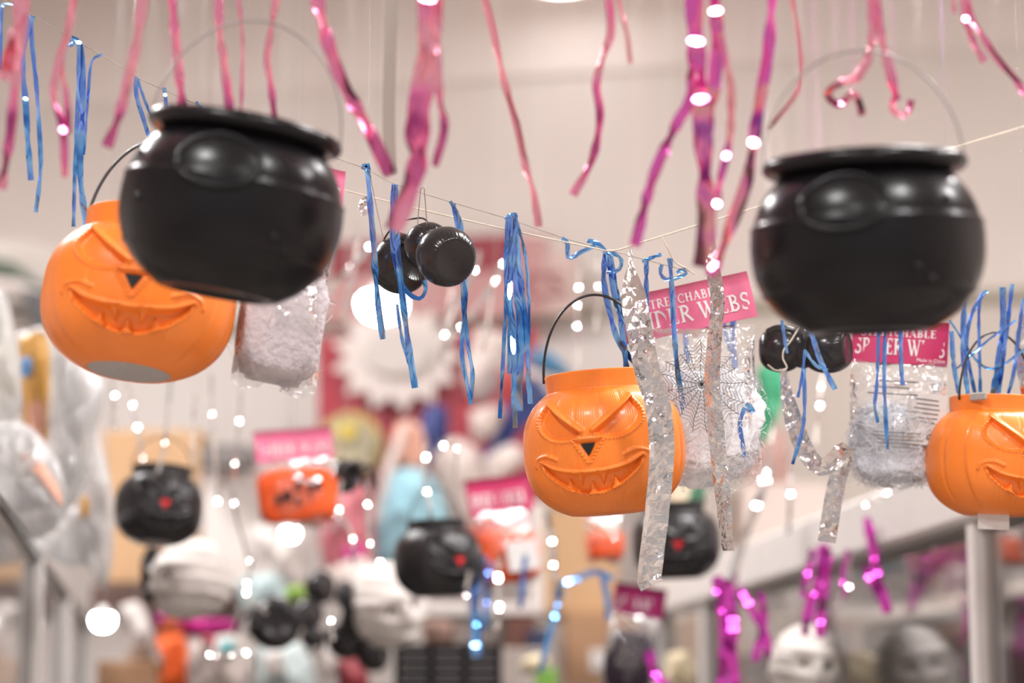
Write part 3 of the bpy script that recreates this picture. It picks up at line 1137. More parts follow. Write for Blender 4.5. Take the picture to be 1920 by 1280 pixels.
def web_bag(label, px, py, d, wd, ch, bh, yaw, roll, pitch=0.0, card=None, fill=None, fill_size=(0.9, 0.62), fill_z=0.62, th=0.05, seed=0,
            text=True, web=False, sticker=False, grp=None, fine=False, film=None, sag=0.0):
    t = thing('web_bag', label, 'bag', P(px, py, d), (R_(pitch), R_(roll), R_(yaw)), grp)
    c = link('header_card', card_me('header_card', wd, ch, seed), card or m_pinkcard, t)
    if text:
        a = bow(text_me('lettering', 'SPIDER WEBS', ch * 0.36), wd, ch, seed, -ch * 0.80)
        o = link('lettering', a, m_ink, c, (0, 0, -ch * 0.80))
        sx = wd * 0.93 / max(0.001, (max(v.co.x for v in a.vertices) - min(v.co.x for v in a.vertices)))
        o.scale = (sx, 1, 1)
        if fine:
            a = bow(text_me('small_lettering', 'STRETCHABLE', ch * 0.19), wd, ch, seed, -ch * 0.38)
            link('small_lettering', a, m_ink, c, (-wd * 0.02, 0, -ch * 0.38))
            a = bow(plain_text_me('origin_lettering', 'Made in China', ch * 0.11), wd, ch, seed, -ch * 0.93)
            link('origin_lettering', a, m_ink, c, (wd * 0.32, 0, -ch * 0.93))
    sg = Matrix.Rotation(R_(sag), 3, 'Y')
    pv = Vector((0, 0, -ch * 0.93))
    link('film', bag_film_me('film', wd * (1.03 if not sag else 0.97), bh, th, seed), film or m_film, t, pv, (0, R_(sag), 0))
    fs = (wd * fill_size[0], th * 0.8, bh * fill_size[1])
    link('filling', fluff_me('filling', fs[0], fs[1], fs[2], seed, 900 if fine else 150, 0.22 if fine else 0.12, 0.72 if fine else 0.5), fill or m_fluff, t, pv + sg @ Vector((0, 0, -bh * fill_z)), (0, R_(sag), 0))
    if web:
        link('web_print', web_print_me('web_print', 0.046, seed), m_void, t, pv + sg @ Vector((0.0, -th * 0.5 - 0.004, -bh * 0.37)), (0, R_(sag), 0))
    if sticker:
        s = link('sticker', box_me('sticker', wd * 0.40, 0.0008, bh * 0.40), m_paper, t, (wd * 0.28, -th * 0.42, -ch - bh * 0.43), (0, R_(4), 0))
        lines = [(rnd.uniform(-.02, .02) * wd, -0.0009, bh * (0.15 - 0.035 * k), wd * rnd.uniform(.22, .34), 0.0002, bh * 0.009) for k in range(6)]
        link('print', box_pts('print', lines + [(wd * 0.09, -0.0009, -bh * 0.13, wd * 0.12, 0.0002, bh * 0.05)]), m_greyink, s)['kind'] = 'stuff'
        lines = [(rnd.uniform(-.04, .04) * wd, -th * 0.5 - 0.002, -ch - bh * (0.55 + 0.028 * k), wd * rnd.uniform(.38, .52), 0.0002, bh * 0.008) for k in range(5)]
        lines += [(rnd.uniform(-.1, .0) * wd, -th * 0.40 - 0.002, -ch - bh * (0.15 + 0.05 * k), wd * rnd.uniform(.35, .55), 0.0002, bh * 0.012) for k in range(3)]
        link('print', box_pts('print', lines), m_greyink, t)['kind'] = 'stuff'
    return t


bag1 = web_bag('clear bag of white stretchable spider web with bright pink header, beside the central pumpkin bucket', 1278, 534, 2.74, 0.153, 0.053, 0.185,
               6, -13, 3, fine=True, web=True, seed=3, fill_size=(0.86, 0.66), fill_z=0.60, th=0.062, sag=9)
bag2 = web_bag('clear bag of pale spider web with white sticker, below the right cauldron', 1690, 600, 2.84, 0.112, 0.052, 0.150,
               -4, 4, 4, card=m_darkcard, sticker=True, seed=5, fill_size=(0.86, 0.60), fill_z=0.66, th=0.058, fine=True, fill=mat('pale_web_fluff', (0.72, 0.72, 0.76), 0.95, bump=0.4, bscale=120, var=0.06, vscale=30))
bag3 = web_bag('clear bag of greyish spider web behind the right side of the left cauldron', 572, 305, 2.5, 0.088, 0.045, 0.200,
               20, 8, -3, seed=8, fill=mat('mauve_web_fluff', (0.60, 0.53, 0.55), 0.95, bump=0.5, bscale=140, var=0.1, vscale=40), fill_size=(0.95, 0.60), fill_z=0.66, th=0.06, sticker=False, film=m_film)
far_bags = [
    ('bag of orange spider web with pink header above the round white light', 548, 804, 3.92, 0.128, 0.052, 0.118, 14, -6, m_pinkcard, m_fluffo, (0.98, 0.74), 0.52),
    ('small orange spider web bag with crimson header beside the turned black bucket', 930, 893, 4.05, 0.112, 0.062, 0.125, 20, -9, m_darkcard, m_fluffo, (0.92, 0.72), 0.60),
    ('bag with a scrap of orange web below the central pumpkin bucket', 1128, 935, 4.3, 0.065, 0.03, 0.085, 10, -4, m_pinkcard, m_fluffo, (0.9, 0.5), 0.66),
    ('bag of black spider web with plum header under the silver strip end', 1203, 1098, 4.04, 0.088, 0.050, 0.140, -12, 10, m_plumcard, m_fluffb, (0.88, 0.7), 0.58),
]
for i, (lb, px, py, d, wd, ch, bh, yaw, roll, cm, fmt, fs, fz) in enumerate(far_bags):
    t = web_bag(lb, px, py, d, wd, ch, bh, yaw, roll, 0, cm, fmt, fs, fz, 0.05, 20 + i, grp='web bags in the second row')
    if i == 1:
        link('sticker', box_me('sticker', 0.055, 0.001, 0.05, 0.0), m_paper, t, (0.016, -0.030, -0.062 - 0.075))
    if i == 0:
        lines = [(rnd.uniform(-.04, .04), -0.030, -0.052 - rnd.uniform(.03, .08), rnd.uniform(.006, .012), 0.0006, rnd.uniform(.006, .02)) for k in range(9)]
        link('web_print', box_pts('web_print', lines), m_void, t)['kind'] = 'stuff'
    up_thread(t, (0, 0, -0.002))


# ================================================================== BLACK SPIDERS
def lobe_me(name, rx, ln, pleats=34, amp=0.012, cap=0.66):
    """inflated lobe along local Y: pleated skin gathered on a flat end disc"""
    t0_ = math.sqrt(1 - (cap ** (1 / 0.75)) ** 2)
    prof = [(0.0005, -ln / 2 * (t0_ - 0.01)), (rx * cap * 0.95, -ln / 2 * (t0_ - 0.02))]
    for t in np.linspace(-t0_, 0.95, 26):
        a = math.acos(max(-1, min(1, t)))
        prof.append((rx * (math.sin(a) ** 0.75), ln / 2 * t))
    prof.append((0.0005, ln / 2 * 0.95))

    def fn(r, z, a):
        t = abs(z) / (ln / 2)
        return r * (1 + amp * math.cos(pleats * a) * max(0, t - 0.25) * 1.6 + 0.010 * math.sin(3 * a + z * 30))
    me = lathe_me(name, prof, pleats * 4, fn)
    me.transform(Matrix.Rotation(-PI / 2, 4, 'X'))
    return me


m_gloss = mat('glossy_black_vinyl', (0.022, 0.019, 0.020), 0.20, bump=0.05, bscale=40)
m_pin = mat('pin_steel', (0.55, 0.48, 0.42), 0.25, metal=1.0, var=0.1)


def spider(label, px, py, d, s=1.0):
    return thing('toy_spider', label, 'toy spider', P(px, py, d), (0, 0, 0), None, s)


def spider_part(t, name, px, py, d, rx, ln, yaw, pitch, pleats=34):
    o = link(name, lobe_me(name, rx, ln, pleats), m_gloss, t)
    o.location = (P(px, py, d) - t.location) / t.scale[0]
    o.rotation_euler = (R_(pitch), 0, R_(yaw))
    return o


def spider_tube(t, name, px, r, material=None):
    q = [np.array(P(*a) - t.location) for a in px]
    return link(name, tube_me(name, q, r, 8, 6), material or m_gloss, t)


sp = spider('glossy black inflated spider pinned to the string left of centre, lit lamp behind it', 790, 400, 2.66)
spider_part(sp, 'abdomen', 836, 481, 2.60, 0.0325, 0.060, 26, 18, 40)
spider_part(sp, 'thorax', 803, 462, 2.655, 0.027, 0.045, 26, 12, 30)
spider_part(sp, 'head', 751, 496, 2.70, 0.033, 0.062, 40, 0, 36)
spider_tube(sp, 'leg', [(762, 445, 2.68), (748, 441, 2.67), (775, 452, 2.66), (800, 470, 2.66)], 0.0038)
spider_tube(sp, 'leg', [(735, 462, 2.69), (755, 452, 2.67), (785, 466, 2.66), (810, 480, 2.66)], 0.0042)
spider_tube(sp, 'hanging_loop', [(718, 462, 2.70), (722, 445, 2.69), (745, 418, 2.68), (775, 410, 2.66), (795, 410, 2.66), (808, 425, 2.66)], 0.0010)
spider_tube(sp, 'hanging_loop', [(722, 462, 2.69), (700, 360, 2.67), (694, 322, 2.66)], 0.0004, m_thread)
pin = tag(world_tube('safety_pin', [(786, 440, 2.645), (783, 425, 2.645), (785, 395, 2.645), (788, 362, 2.645), (790, 353, 2.645), (795, 352, 2.645), (796, 362, 2.645),
                                    (799, 400, 2.645), (801, 425, 2.645)], 0.0006, m_pin, 6, 6), 'small steel safety pin holding the glossy spider on the string', 'safety pin')

sp2 = spider('black inflated spider partly hidden under the right cauldron', 1512, 620, 2.80)
spider_part(sp2, 'abdomen', 1552, 655, 2.79, 0.0275, 0.060, 65, 0, 30)
spider_part(sp2, 'thorax', 1505, 650, 2.80, 0.025, 0.035, 70, 0, 26)
spider_part(sp2, 'head', 1464, 655, 2.80, 0.0265, 0.052, 80, 0, 28)
spider_tube(sp2, 'leg', [(1438, 625, 2.79), (1460, 617, 2.79), (1490, 622, 2.79), (1500, 640, 2.79)], 0.0055)
spider_tube(sp2, 'hanging_loop', [(1506, 600, 2.78), (1508, 640, 2.77)], 0.0012)
far_sp = [
    ('small black spider hanging beside the orange web bag', 645, 893, 4.05, [(645, 893, 4.05, .029, .05, 40), (632, 882, 4.07, .018, .03, 40)]),
    ('black spider with round glossy body beside the white mummy head', 515, 1168, 4.4, [(515, 1168, 4.4, .049, .085, 20), (578, 1150, 4.45, .03, .05, 60), (600, 1100, 4.5, .032, .05, 60)]),
    ('black spider lying low in front of the far shelf', 650, 1205, 4.5, [(650, 1200, 4.5, .036, .07, 70), (700, 1225, 4.5, .034, .06, 70), (585, 1195, 4.5, .02, .04, 70)]),
]
for lb, px, py, d, parts in far_sp:
    t = spider(lb, px, py, d)
    t['group'] = 'black spiders in the second row'
    for k, (x, y, dd, rx, ln, yw) in enumerate(parts):
        spider_part(t, ('abdomen', 'thorax', 'head')[k], x, y, dd, rx, ln, yw, -5, 18)
    for k in range(4):
        x0 = parts[0][0] + (-1) ** k * 8
        spider_tube(t, 'leg', [(x0, py - 5, d), (x0 + (-1) ** k * (18 + 9 * k), py - 28 + 4 * k, d - .02), (x0 + (-1) ** k * (30 + 12 * k), py + 22, d - .03)], 0.004)
    up_thread(t, (0, 0, 0))


# ================================================================== MUMMY HEADS
def mummy_me(name, seed=0, tilt=0.25):
    rs = np.random.RandomState(seed)
    bm = bmesh.new()
    bmesh.ops.create_uvsphere(bm, u_segments=64, v_segments=56, radius=1.0)
    co = np.array([v.co[:] for v in bm.verts])
    x, y, z = co.T
    band = (z + tilt * x + 0.12 * np.sin(2.3 * x + seed) + 0.1 * y) * 3.1 + seed * .3
    saw = band - np.floor(band)
    step = 0.07 * (saw - 0.5) * np.clip(1 - np.abs(z) ** 4, 0, 1)
    jaw = np.where(z < -0.2, -0.22 * (-z - 0.2), 0)
    brow = 0.10 * np.exp(-((z - 0.28) / 0.14) ** 2) * np.clip(-y, 0, 1)
    eyes = 0
    for s in (-1, 1):
        eyes = eyes - 0.26 * np.exp(-(((x - s * 0.36) / 0.17) ** 2 + ((z - 0.05) / 0.12) ** 2)) * (y < 0)
    nose = 0.16 * np.exp(-((x / 0.13) ** 2 + ((z + 0.12) / 0.22) ** 2)) * (y < 0)
    chin = 0.14 * np.exp(-((x / 0.4) ** 2 + ((z + 0.72) / 0.2) ** 2)) * (y < 0)
    r = 1 + step + jaw + brow + eyes + nose + chin + 0.02 * noise3(co, 9, seed)
    c2 = co * r[:, None] * np.array((0.86, 0.95, 1.0))
    for v, c in zip(bm.verts, c2):
        v.co = c
    me = bpy.data.meshes.new(name)
    bm.to_mesh(me)
    bm.free()
    me.polygons.foreach_set('use_smooth', [True] * len(me.polygons))
    return me


m_mummy = mat('mummy_latex', (0.76, 0.70, 0.655), 0.55, bump=0.15, bscale=6, var=0.05, vscale=3)
EYEB = lathe_me('eye', [(0.0005, -0.1), (0.08, -0.08), (0.11, 0), (0.08, 0.08), (0.0005, 0.1)], 14)
SHRED = tube_me('hair_tuft', [(0, 0, 0.5), (-0.16, -0.1, 0.3), (-0.1, -0.16, 0.0), (-0.22, -0.1, -0.35), (-0.12, -0.1, -0.6)], 0.17, 10, 6)
for lb, px, py, d, rad, yaw, roll, pitch, sd, tuft in [
    ('white bandaged mummy head under the left black pumpkin bucket', 362, 1092, 4.15, 0.076, -58, -8, 0, 1, True),
    ('white bandaged mummy head with open eye below the turned black bucket', 726, 1140, 4.3, 0.082, 28, -16, 6, 2, True),
    ('white bandaged mummy head at the bottom right before the glass cabinet', 1512, 1252, 4.0, 0.072, 10, 8, 0, 3, False),
]:
    t = thing('mummy_head', lb, 'mask', P(px, py, d), (R_(pitch), R_(roll), R_(yaw)), None, rad)
    link('head', mummy_me('head', sd), m_mummy, t)
    for s in (-1, 1):
        o = link('eye', EYEB, m_void, t, (s * 0.31, -0.66, 0.05))
    if tuft:
        o = link('hair_tuft', SHRED, m_void, t, (-0.75, 0.2, 0.2) if sd == 2 else (-0.3, -0.75, 0.3))
        o['label'] = 'black ragged tuft'
    up_thread(t, (0, 0, 0.95))

# ================================================================== STRINGS
def depth_line(x):
    """depth of the hanging line at picture x"""
    return float(np.interp(x, [0, 400, 690, 1290, 1920], [2.47, 2.58, 2.66, 2.70, 2.80]))


thr = [(-60, -32), (60, 28), (135, 73), (200, 108), (258, 145), (310, 170), (372, 196), (510, 250), (640, 300), (690, 318), (740, 345), (850, 380), (955, 411), (1060, 447), (1120, 463), (1210, 487), (1292, 508)]
tag(world_tube('hanging_thread', [(x, y, depth_line(x)) for x, y in thr], 0.00045, m_thread, 5, 5), 'thin dark thread carrying the blue ribbons across the picture', 'thread')
tag(world_tube('twine', [(520, 322, 2.74), (640, 355, 2.73), (790, 393, 2.71), (950, 430, 2.69), (1100, 462, 2.68), (1135, 470, 2.675)], 0.0009, m_twine, 6, 8),
    'pale twine running down from the left cauldron to the ribbon knot', 'twine')
tag(world_tube('twine', [(1135, 470, 2.675), (1160, 468, 2.675), (1200, 455, 2.68), (1240, 443, 2.69), (1420, 388, 2.72), (1600, 333, 2.77), (1760, 285, 2.80), (1950, 228, 2.85)], 0.0010, m_twine, 6, 8),
    'pale twine rising from the ribbon knot to the right edge', 'twine')
tag(world_tube('twine', [(1240, 443, 2.69), (1252, 465, 2.69), (1265, 490, 2.70), (1285, 502, 2.71), (1303, 514, 2.72)], 0.0008, m_twine, 6, 8),
    'short twine end dropping onto the bright pink header card', 'twine')
tag(world_tube('twine', [(1440, 684, 2.78), (1455, 694, 2.765), (1475, 690, 2.765), (1468, 672, 2.765), (1470, 655, 2.765), (1482, 640, 2.765), (1500, 610, 2.77)], 0.0010, m_twine, 6, 8),
    'twine loop tied around the spider under the right cauldron', 'twine')

# ================================================================== FOIL RIBBONS
f_pink = foil_mat('pink_foil', [(0.42, 0.05, 0.20), (0.95, 0.22, 0.45), (0.98, 0.40, 0.50)], 0.20, 16)  # maroon stop paints in the dark reflections on the pink foil
f_pink2 = foil_mat('salmon_foil', [(0.90, 0.30, 0.38), (0.95, 0.42, 0.46)], 0.28, 9)
f_holo = foil_mat('iridescent_pink_foil', [(0.30, 0.06, 0.36), (0.95, 0.25, 0.52), (0.97, 0.42, 0.40), (0.85, 0.14, 0.52)], 0.18, 16)
f_blue = foil_mat('blue_foil', [(0.04, 0.17, 0.55), (0.13, 0.40, 0.86), (0.28, 0.56, 0.95), (0.16, 0.32, 0.85)], 0.16, 26, 0.10, 90, 0.8)
f_mag = foil_mat('magenta_foil', [(0.55, 0.03, 0.45), (0.85, 0.10, 0.66)], 0.2, 12)
f_clear = foil_mat('bright_silver_tinsel', [(0.80, 0.74, 0.71), (0.9, 0.86, 0.84)], 0.15, 12, 0.0, 90, 0.8)

_seed = [0]


def strand(name, material, pts, width, d=None, parent=None, **kw):
    _seed[0] += 1
    q = [(p[0], p[1], p[2] if len(p) > 2 else (d if d is not None else depth_line(p[0]))) for p in pts]
    o = ribbon(name, q, width, material, seed=_seed[0], parent=parent, **kw)
    if parent is not None:
        o.location = o.location - parent.location
    return o


def bunch(name, label, cat, material, strands, d=None, group=None, **kw):
    """one strip = one mesh; several strips knotted together = one thing with strips as parts"""
    if len(strands) == 1:
        pts, wd = strands[0][:2]
        k2 = dict(kw); k2.update(strands[0][2] if len(strands[0]) > 2 else {})
        return tag(strand(name, material, pts, wd, d, **k2), label, cat, group)
    p0 = strands[0][0][0]
    t = thing(name, label, cat, P(p0[0], p0[1], p0[2] if len(p0) > 2 else (d if d is not None else depth_line(p0[0]))), group=group)
    for st in strands:
        k2 = dict(kw); k2.update(st[2] if len(st) > 2 else {})
        strand('strip', material, st[0], st[1], d, t, **k2)
    return t


TOP = -150
pinks = [
    ('wide dark pink foil streamer in the top left corner', f_pink, 2.12, [([(62, TOP), (42, -20), (30, 60), (6, 150)], 27), ([(64, TOP), (48, -10), (38, 90), (28, 160), (18, 260), (2, 355)], 20)]),
    ('pink foil streamer twisting beside the two leftmost blue ribbons', f_pink, 2.14, [([(170, TOP), (140, -20), (128, 60), (112, 110), (100, 180), (118, 240), (122, 332)], 16, dict(glints=(0.82,), glen=.006)), ([(165, TOP), (132, 40), (115, 110), (124, 180), (130, 250)], 12)]),
    ('pink foil streamer slanting left above the left pumpkin bucket handle', f_pink, 2.10, [([(290, TOP), (270, -20), (258, 70), (240, 150), (222, 220), (200, 276)], 21)]),
    ('dark pink foil streamer ending at the left end of the left cauldron rim', f_pink, 2.20, [([(300, TOP), (320, -20), (330, 90), (340, 180), (343, 222)], 20)]),
    ('dark pink foil streamer dropping behind the middle of the left cauldron rim', f_pink, 2.22, [([(404, TOP), (410, -20), (412, 60), (420, 120), (430, 200), (434, 245)], 18)]),
    ('hair thin pink streamer beside the top of the left cauldron handle', f_pink, 2.22, [([(432, TOP), (445, -20), (452, 40), (455, 110), (451, 235)], 7)]),
    ('bent pink foil streamer right of the top of the left cauldron handle', f_pink, 2.22, [([(540, TOP), (520, -20), (508, 60), (500, 110), (508, 160), (518, 250)], 14)]),
    ('long dark pink streamer slanting right towards the thread', f_pink, 2.14, [([(550, TOP), (590, -20), (612, 70), (640, 150), (690, 240), (732, 328)], 27)]),
    ('broad twisted bunch of pink foil left of centre', f_pink, 2.10, [([(800, TOP), (800, -20), (806, 60), (798, 150), (785, 210), (790, 270), (770, 350), (738, 432)], 40, dict(glints=(0.25,), glen=.006)), ([(830, TOP), (826, -20), (820, 80), (824, 180), (833, 240), (815, 312)], 17), ([(785, TOP), (790, -20), (790, 90), (772, 200), (768, 260), (792, 325)], 18)]),
    ('slender salmon streamer hanging lowest left of the ceiling light', f_pink2, 2.26, [([(880, TOP), (905, -20), (925, 60), (945, 150), (970, 240), (985, 310), (1000, 360), (1010, 425)], 15)]),
    ('kinked pink streamer right of the ceiling light', f_pink, 2.20, [([(1130, TOP), (1140, -20), (1145, 60), (1130, 110), (1118, 160), (1125, 220), (1110, 300), (1074, 366)], 17)]),
    ('faint thin pink streamer beside the kinked one', f_pink2, 2.16, [([(1135, TOP), (1155, -20), (1175, 60), (1182, 120)], 9)]),
    ('broad shimmering bunch of pink foil left of the right cauldron', f_holo, 2.10, [([(1310, TOP), (1302, -20), (1306, 100), (1315, 200), (1320, 300), (1325, 430), (1312, 500)], 38, dict(glints=(0.36, 0.52), glen=.007)), ([(1345, TOP), (1340, -20), (1345, 80), (1337, 170), (1322, 260), (1322, 340)], 28, dict(glints=(0.36, ), glen=.006)),
                                                          ([(1300, 120), (1292, 190), (1270, 230), (1225, 330), (1190, 462)], 22), ([(1350, 60), (1358, 105), (1371, 170), (1368, 260), (1350, 340), (1343, 392)], 16, dict(glints=(0.72, 0.97), glen=.006))]),
    ('shimmering pink streamer slanting down to the bright pink header card', f_holo, 2.12, [([(1470, TOP), (1450, -20), (1440, 100), (1420, 220), (1400, 340), (1360, 450), (1333, 518)], 25, dict(glints=(0.62, .98), glen=.008))]),
    ('thin salmon streamer curling beside the right cauldron handle', f_pink2, 2.2, [([(1470, TOP), (1482, -20), (1496, 60), (1502, 130), (1490, 180), (1440, 242)], 10)]),
    ('pair of pink foil strips with curled ends above the right cauldron', f_pink, 2.16, [([(1625, TOP), (1632, -20), (1636, 60), (1627, 110), (1605, 150)], 19), ([(1607, 148, 2.16), (1575, 156, 2.14), (1552, 176, 2.17), (1572, 196, 2.19), (1600, 176, 2.15), (1612, 196, 2.15), (1616, 215, 2.16)], 15, dict(amp=.5, glints=(0.62,), glen=.005)),
                                                       ([(1630, TOP), (1640, -20), (1650, 60), (1665, 120), (1682, 188)], 20), ([(1678, 186, 2.16), (1672, 202, 2.15), (1690, 216, 2.14), (1705, 205, 2.16), (1708, 186, 2.17)], 14)]),
    ('short dark pink streamer near the top right corner', f_pink, 2.18, [([(1790, TOP), (1803, -20), (1812, 40), (1826, 80), (1846, 116)], 15, dict(glints=(.7,), glen=.005)), ([(1782, TOP), (1785, -20), (1790, 25)], 8)]),
    ('pink streamer slanting out at the right edge', f_pink, 2.18, [([(1800, TOP), (1815, 10), (1838, 60), (1870, 110), (1905, 150), (1940, 205)], 14)]),
]
for lb, m_, d, st in pinks:
    bunch('foil_streamer', lb, 'streamer', m_, st, d, 'pink foil streamers at the top', amp=1.0, waves=2.3, fold=0.22)
tag(world_tube('garland_string', [(-120, TOP - 2, 2.14), (400, TOP - 6, 2.15), (960, TOP + 2, 2.15), (1500, TOP - 4, 2.15), (2040, TOP, 2.16)], 0.0008, m_twine), 'twine above the picture carrying the pink streamers', 'twine')

blues = [
    ('blue ribbon cut off by the top left corner', [([(30, 8), (12, 8), (4, 14), (2, 80), (0, 130)], 6)]),
    ('pair of blue ribbons hanging leftmost on the thread', [([(62, 28), (52, 55), (42, 110), (48, 190), (52, 260), (58, 338)], 12, dict(glints=(.52,), glen=.004)), ([(58, 30), (60, 80), (68, 160), (74, 250), (76, 320), (67, 398)], 9)]),
    ('bunch of long blue ribbons reaching down to the left pumpkin bucket', [([(133, 72), (150, 86), (155, 160), (153, 240), (150, 320), (161, 425)], 13, dict(glints=(.05,), glen=.004)), ([(148, 85), (146, 180), (141, 300), (138, 425)], 8), ([(193, 101), (172, 116), (165, 180), (157, 290)], 6), ([(132, 70), (140, 82), (128, 86), (142, 74)], 6)]),
    ('small pair of blue ribbons by the left pumpkin bucket handle', [([(255, 143), (256, 180), (268, 220), (282, 265)], 9), ([(258, 148), (272, 190), (286, 222)], 6)]),
    ('short blue ribbon at the left end of the left cauldron rim', [([(308, 164), (310, 182), (313, 212)], 8, dict(glints=(.35, .95), glen=.004))]),
    ('blue ribbon knot just above the left cauldron rim', [([(368, 190), (374, 200), (384, 202)], 6)]),
    ('single straight blue ribbon left of the glossy spider', [([(682, 318), (688, 310), (694, 380), (700, 450), (708, 560), (718, 636)], 12)]),
    ('blue ribbon bunch curling up in front of the glossy spider', [([(738, 344), (736, 380), (735, 440), (742, 500), (762, 545), (786, 560), (798, 545), (796, 525)], 9, dict(d_=0)), ([(740, 346), (742, 420), (748, 490), (755, 560), (765, 640), (778, 727)], 13), ([(744, 570), (755, 640), (774, 702)], 7)]),
    ('looped blue ribbon to the right of the glossy spider', [([(844, 377), (858, 402), (868, 450), (873, 560), (866, 660), (882, 748)], 9), ([(850, 382), (862, 455), (868, 560), (878, 650), (886, 700), (882, 758)], 9)]),
    ('thick bunch of straight blue ribbons in the middle of the thread', [([(958, 402), (954, 440), (950, 520), (945, 640), (937, 784)], 8), ([(958, 402), (956, 470), (956, 540), (962, 650), (966, 802)], 13, dict(glints=(.36, .62), glen=.026)), ([(962, 404), (968, 520), (975, 640), (973, 770)], 15), ([(964, 404), (974, 500), (985, 600), (994, 757)], 11), ([(966, 406), (985, 480), (992, 580), (989, 672)], 7), ([(948, 412), (955, 404), (966, 402), (968, 410)], 8), ([(952, 410), (948, 500), (955, 600), (955, 700)], 9)]),
    ('curly blue ribbon knot above the central pumpkin bucket', [([(1053, 447), (1064, 456), (1066, 484), (1090, 472), (1118, 458), (1100, 450), (1120, 456), (1138, 474)], 9, dict(amp=.5)), ([(1136, 470), (1132, 520), (1140, 570), (1160, 640), (1202, 694)], 12), ([(1140, 475), (1150, 540), (1165, 610), (1176, 702)], 12), ([(1145, 480), (1160, 560), (1185, 640), (1198, 694)], 9), ([(1138, 470), (1164, 484), (1160, 506), (1138, 510)], 8)]),
    ('blue ribbon with a short cross knot left of the pink header lettering', [([(1212, 486), (1212, 560), (1216, 630)], 10), ([(1204, 490), (1222, 483), (1240, 477)], 7)]),
    ('blue ribbon loop tied on the top edge of the bright pink header card', [([(1241, 496), (1238, 512), (1250, 524), (1272, 520), (1287, 512), (1280, 504), (1270, 512)], 8), ([(1256, 484), (1261, 560), (1264, 620), (1271, 700), (1284, 782)], 11)]),
    ('blue ribbon tied at the lower corner of the white web bag', [([(1398, 757), (1408, 763), (1413, 772), (1400, 766)], 8), ([(1396, 764), (1388, 790), (1390, 818), (1398, 857)], 8)]),
    ('bunch of short blue ribbons on the spider under the right cauldron', [([(1518, 612), (1538, 675), (1566, 730)], 11), ([(1510, 655), (1502, 715), (1496, 745)], 6), ([(1508, 690), (1507, 790), (1486, 870)], 8), ([(1466, 600), (1472, 640), (1476, 662)], 7), ([(1511, 660), (1530, 685), (1552, 694)], 7)]),
    ('trio of blue ribbons seen through the clear film of the white web bag', [([(1284, 600), (1286, 640), (1290, 680)], 12), ([(1376, 560), (1374, 620), (1378, 690)], 12), ([(1354, 560), (1360, 620), (1368, 660)], 8)]),
    ('three blue ribbons hanging in front of the right web bag', [([(1648, 610), (1644, 720), (1640, 760), (1646, 792)], 7), ([(1660, 608), (1658, 720), (1664, 842)], 8), ([(1688, 606), (1690, 690), (1693, 722)], 9)]),
    ('tangle of blue ribbons over the right pumpkin bucket', [([(1784, 620), (1788, 680), (1798, 738)], 10, dict(hang=True)), ([(1808, 560), (1806, 660), (1815, 738)], 11), ([(1846, 546), (1822, 590), (1812, 650), (1828, 738)], 8), ([(1852, 545), (1836, 572), (1838, 738)], 7), ([(1880, 538), (1880, 620), (1862, 738)], 13), ([(1898, 532), (1890, 600), (1872, 740)], 9), ([(1905, 600), (1850, 640), (1795, 690)], 5), ([(1918, 560), (1902, 690), (1890, 740)], 8), ([(1780, 600), (1850, 690), (1930, 650)], 5)]),
]
for lb, st in blues:
    dd = None
    if 'bag' in lb and 'lower corner' in lb:
        dd = 2.70
    if 'seen through' in lb:
        dd = 2.84
    if 'right web bag' in lb:
        dd = 2.76
    if 'over the right pumpkin' in lb:
        dd = 2.80
    if 'glossy spider' in lb and 'curling' in lb:
        dd = 2.60
    if 'looped' in lb:
        dd = 2.66
    for s in st:
        if len(s) > 2:
            s[2].pop('d_', None)
    if 'lower corner' not in lb:
        bunch('blue_ribbon', lb, 'ribbon', f_blue, st, dd, 'blue foil ribbons on the thread', amp=0.9, waves=1.7, crink=0.0003, fold=0.18)
    else:
        bunch('blue_ribbon', lb, 'ribbon', f_blue, st, dd, 'blue foil ribbons on the thread', amp=0.5)

f_tape = foil_mat('crinkled_silver_foil', [(0.66, 0.61, 0.60), (0.82, 0.78, 0.77)], 0.19, 40, 0.35, 160, 0.95)
tag(strand('silver_strip', f_tape, [(1182, 462, 2.675), (1183, 505, 2.60), (1188, 560, 2.555), (1200, 625), (1215, 700), (1234, 760), (1241, 850), (1232, 960), (1222, 1040), (1217, 1092), (1222, 1098)], 46, 2.545, amp=0.25, waves=1.0, a0=0.1,
           wfun=lambda s: 0.16 + 0.84 * min(1, max(0, (s - 0.15) / 0.14)) - 0.12 * max(0, s - .6), crink=0.0008, across=5, facet=0.0008), 'long crinkled silver strip hanging in front of the central pumpkin bucket', 'foil strip', 'silver foil strips')
tag(strand('silver_strip', f_tape, [(1322, 420, 2.70), (1334, 490, 2.62), (1345, 560), (1340, 640), (1335, 720), (1342, 800), (1350, 880), (1358, 960), (1366, 1032)], 30, 2.60, amp=0.45, waves=0.8, a0=-0.55, crink=0.0006, across=4, facet=0.0007),
    'silver strip mirroring orange, hanging in front of the white web bag', 'foil strip', 'silver foil strips')
tag(strand('silver_strip', f_tape, [(1468, 690, 2.77), (1476, 740, 2.765), (1492, 800, 2.76), (1516, 855, 2.76), (1545, 876, 2.75), (1578, 848, 2.76), (1586, 850, 2.775), (1574, 885, 2.78), (1562, 940, 2.78), (1550, 1016, 2.78)], 34, None, amp=0.22, waves=1.0,
           wfun=lambda s: 0.35 + 0.65 * min(1, s / 0.22), crink=0.0006, across=4, facet=0.0009), 'bent silver strip hanging below the twine loop on the right', 'foil strip', 'silver foil strips')
tag(strand('silver_strip', f_tape, [(690, 372), (680, 382), (684, 404)], 14, 2.72, amp=.4, facet=.001, hang=True), 'scrap of crumpled silver foil beside the straight blue ribbon', 'foil strip', 'silver foil strips')
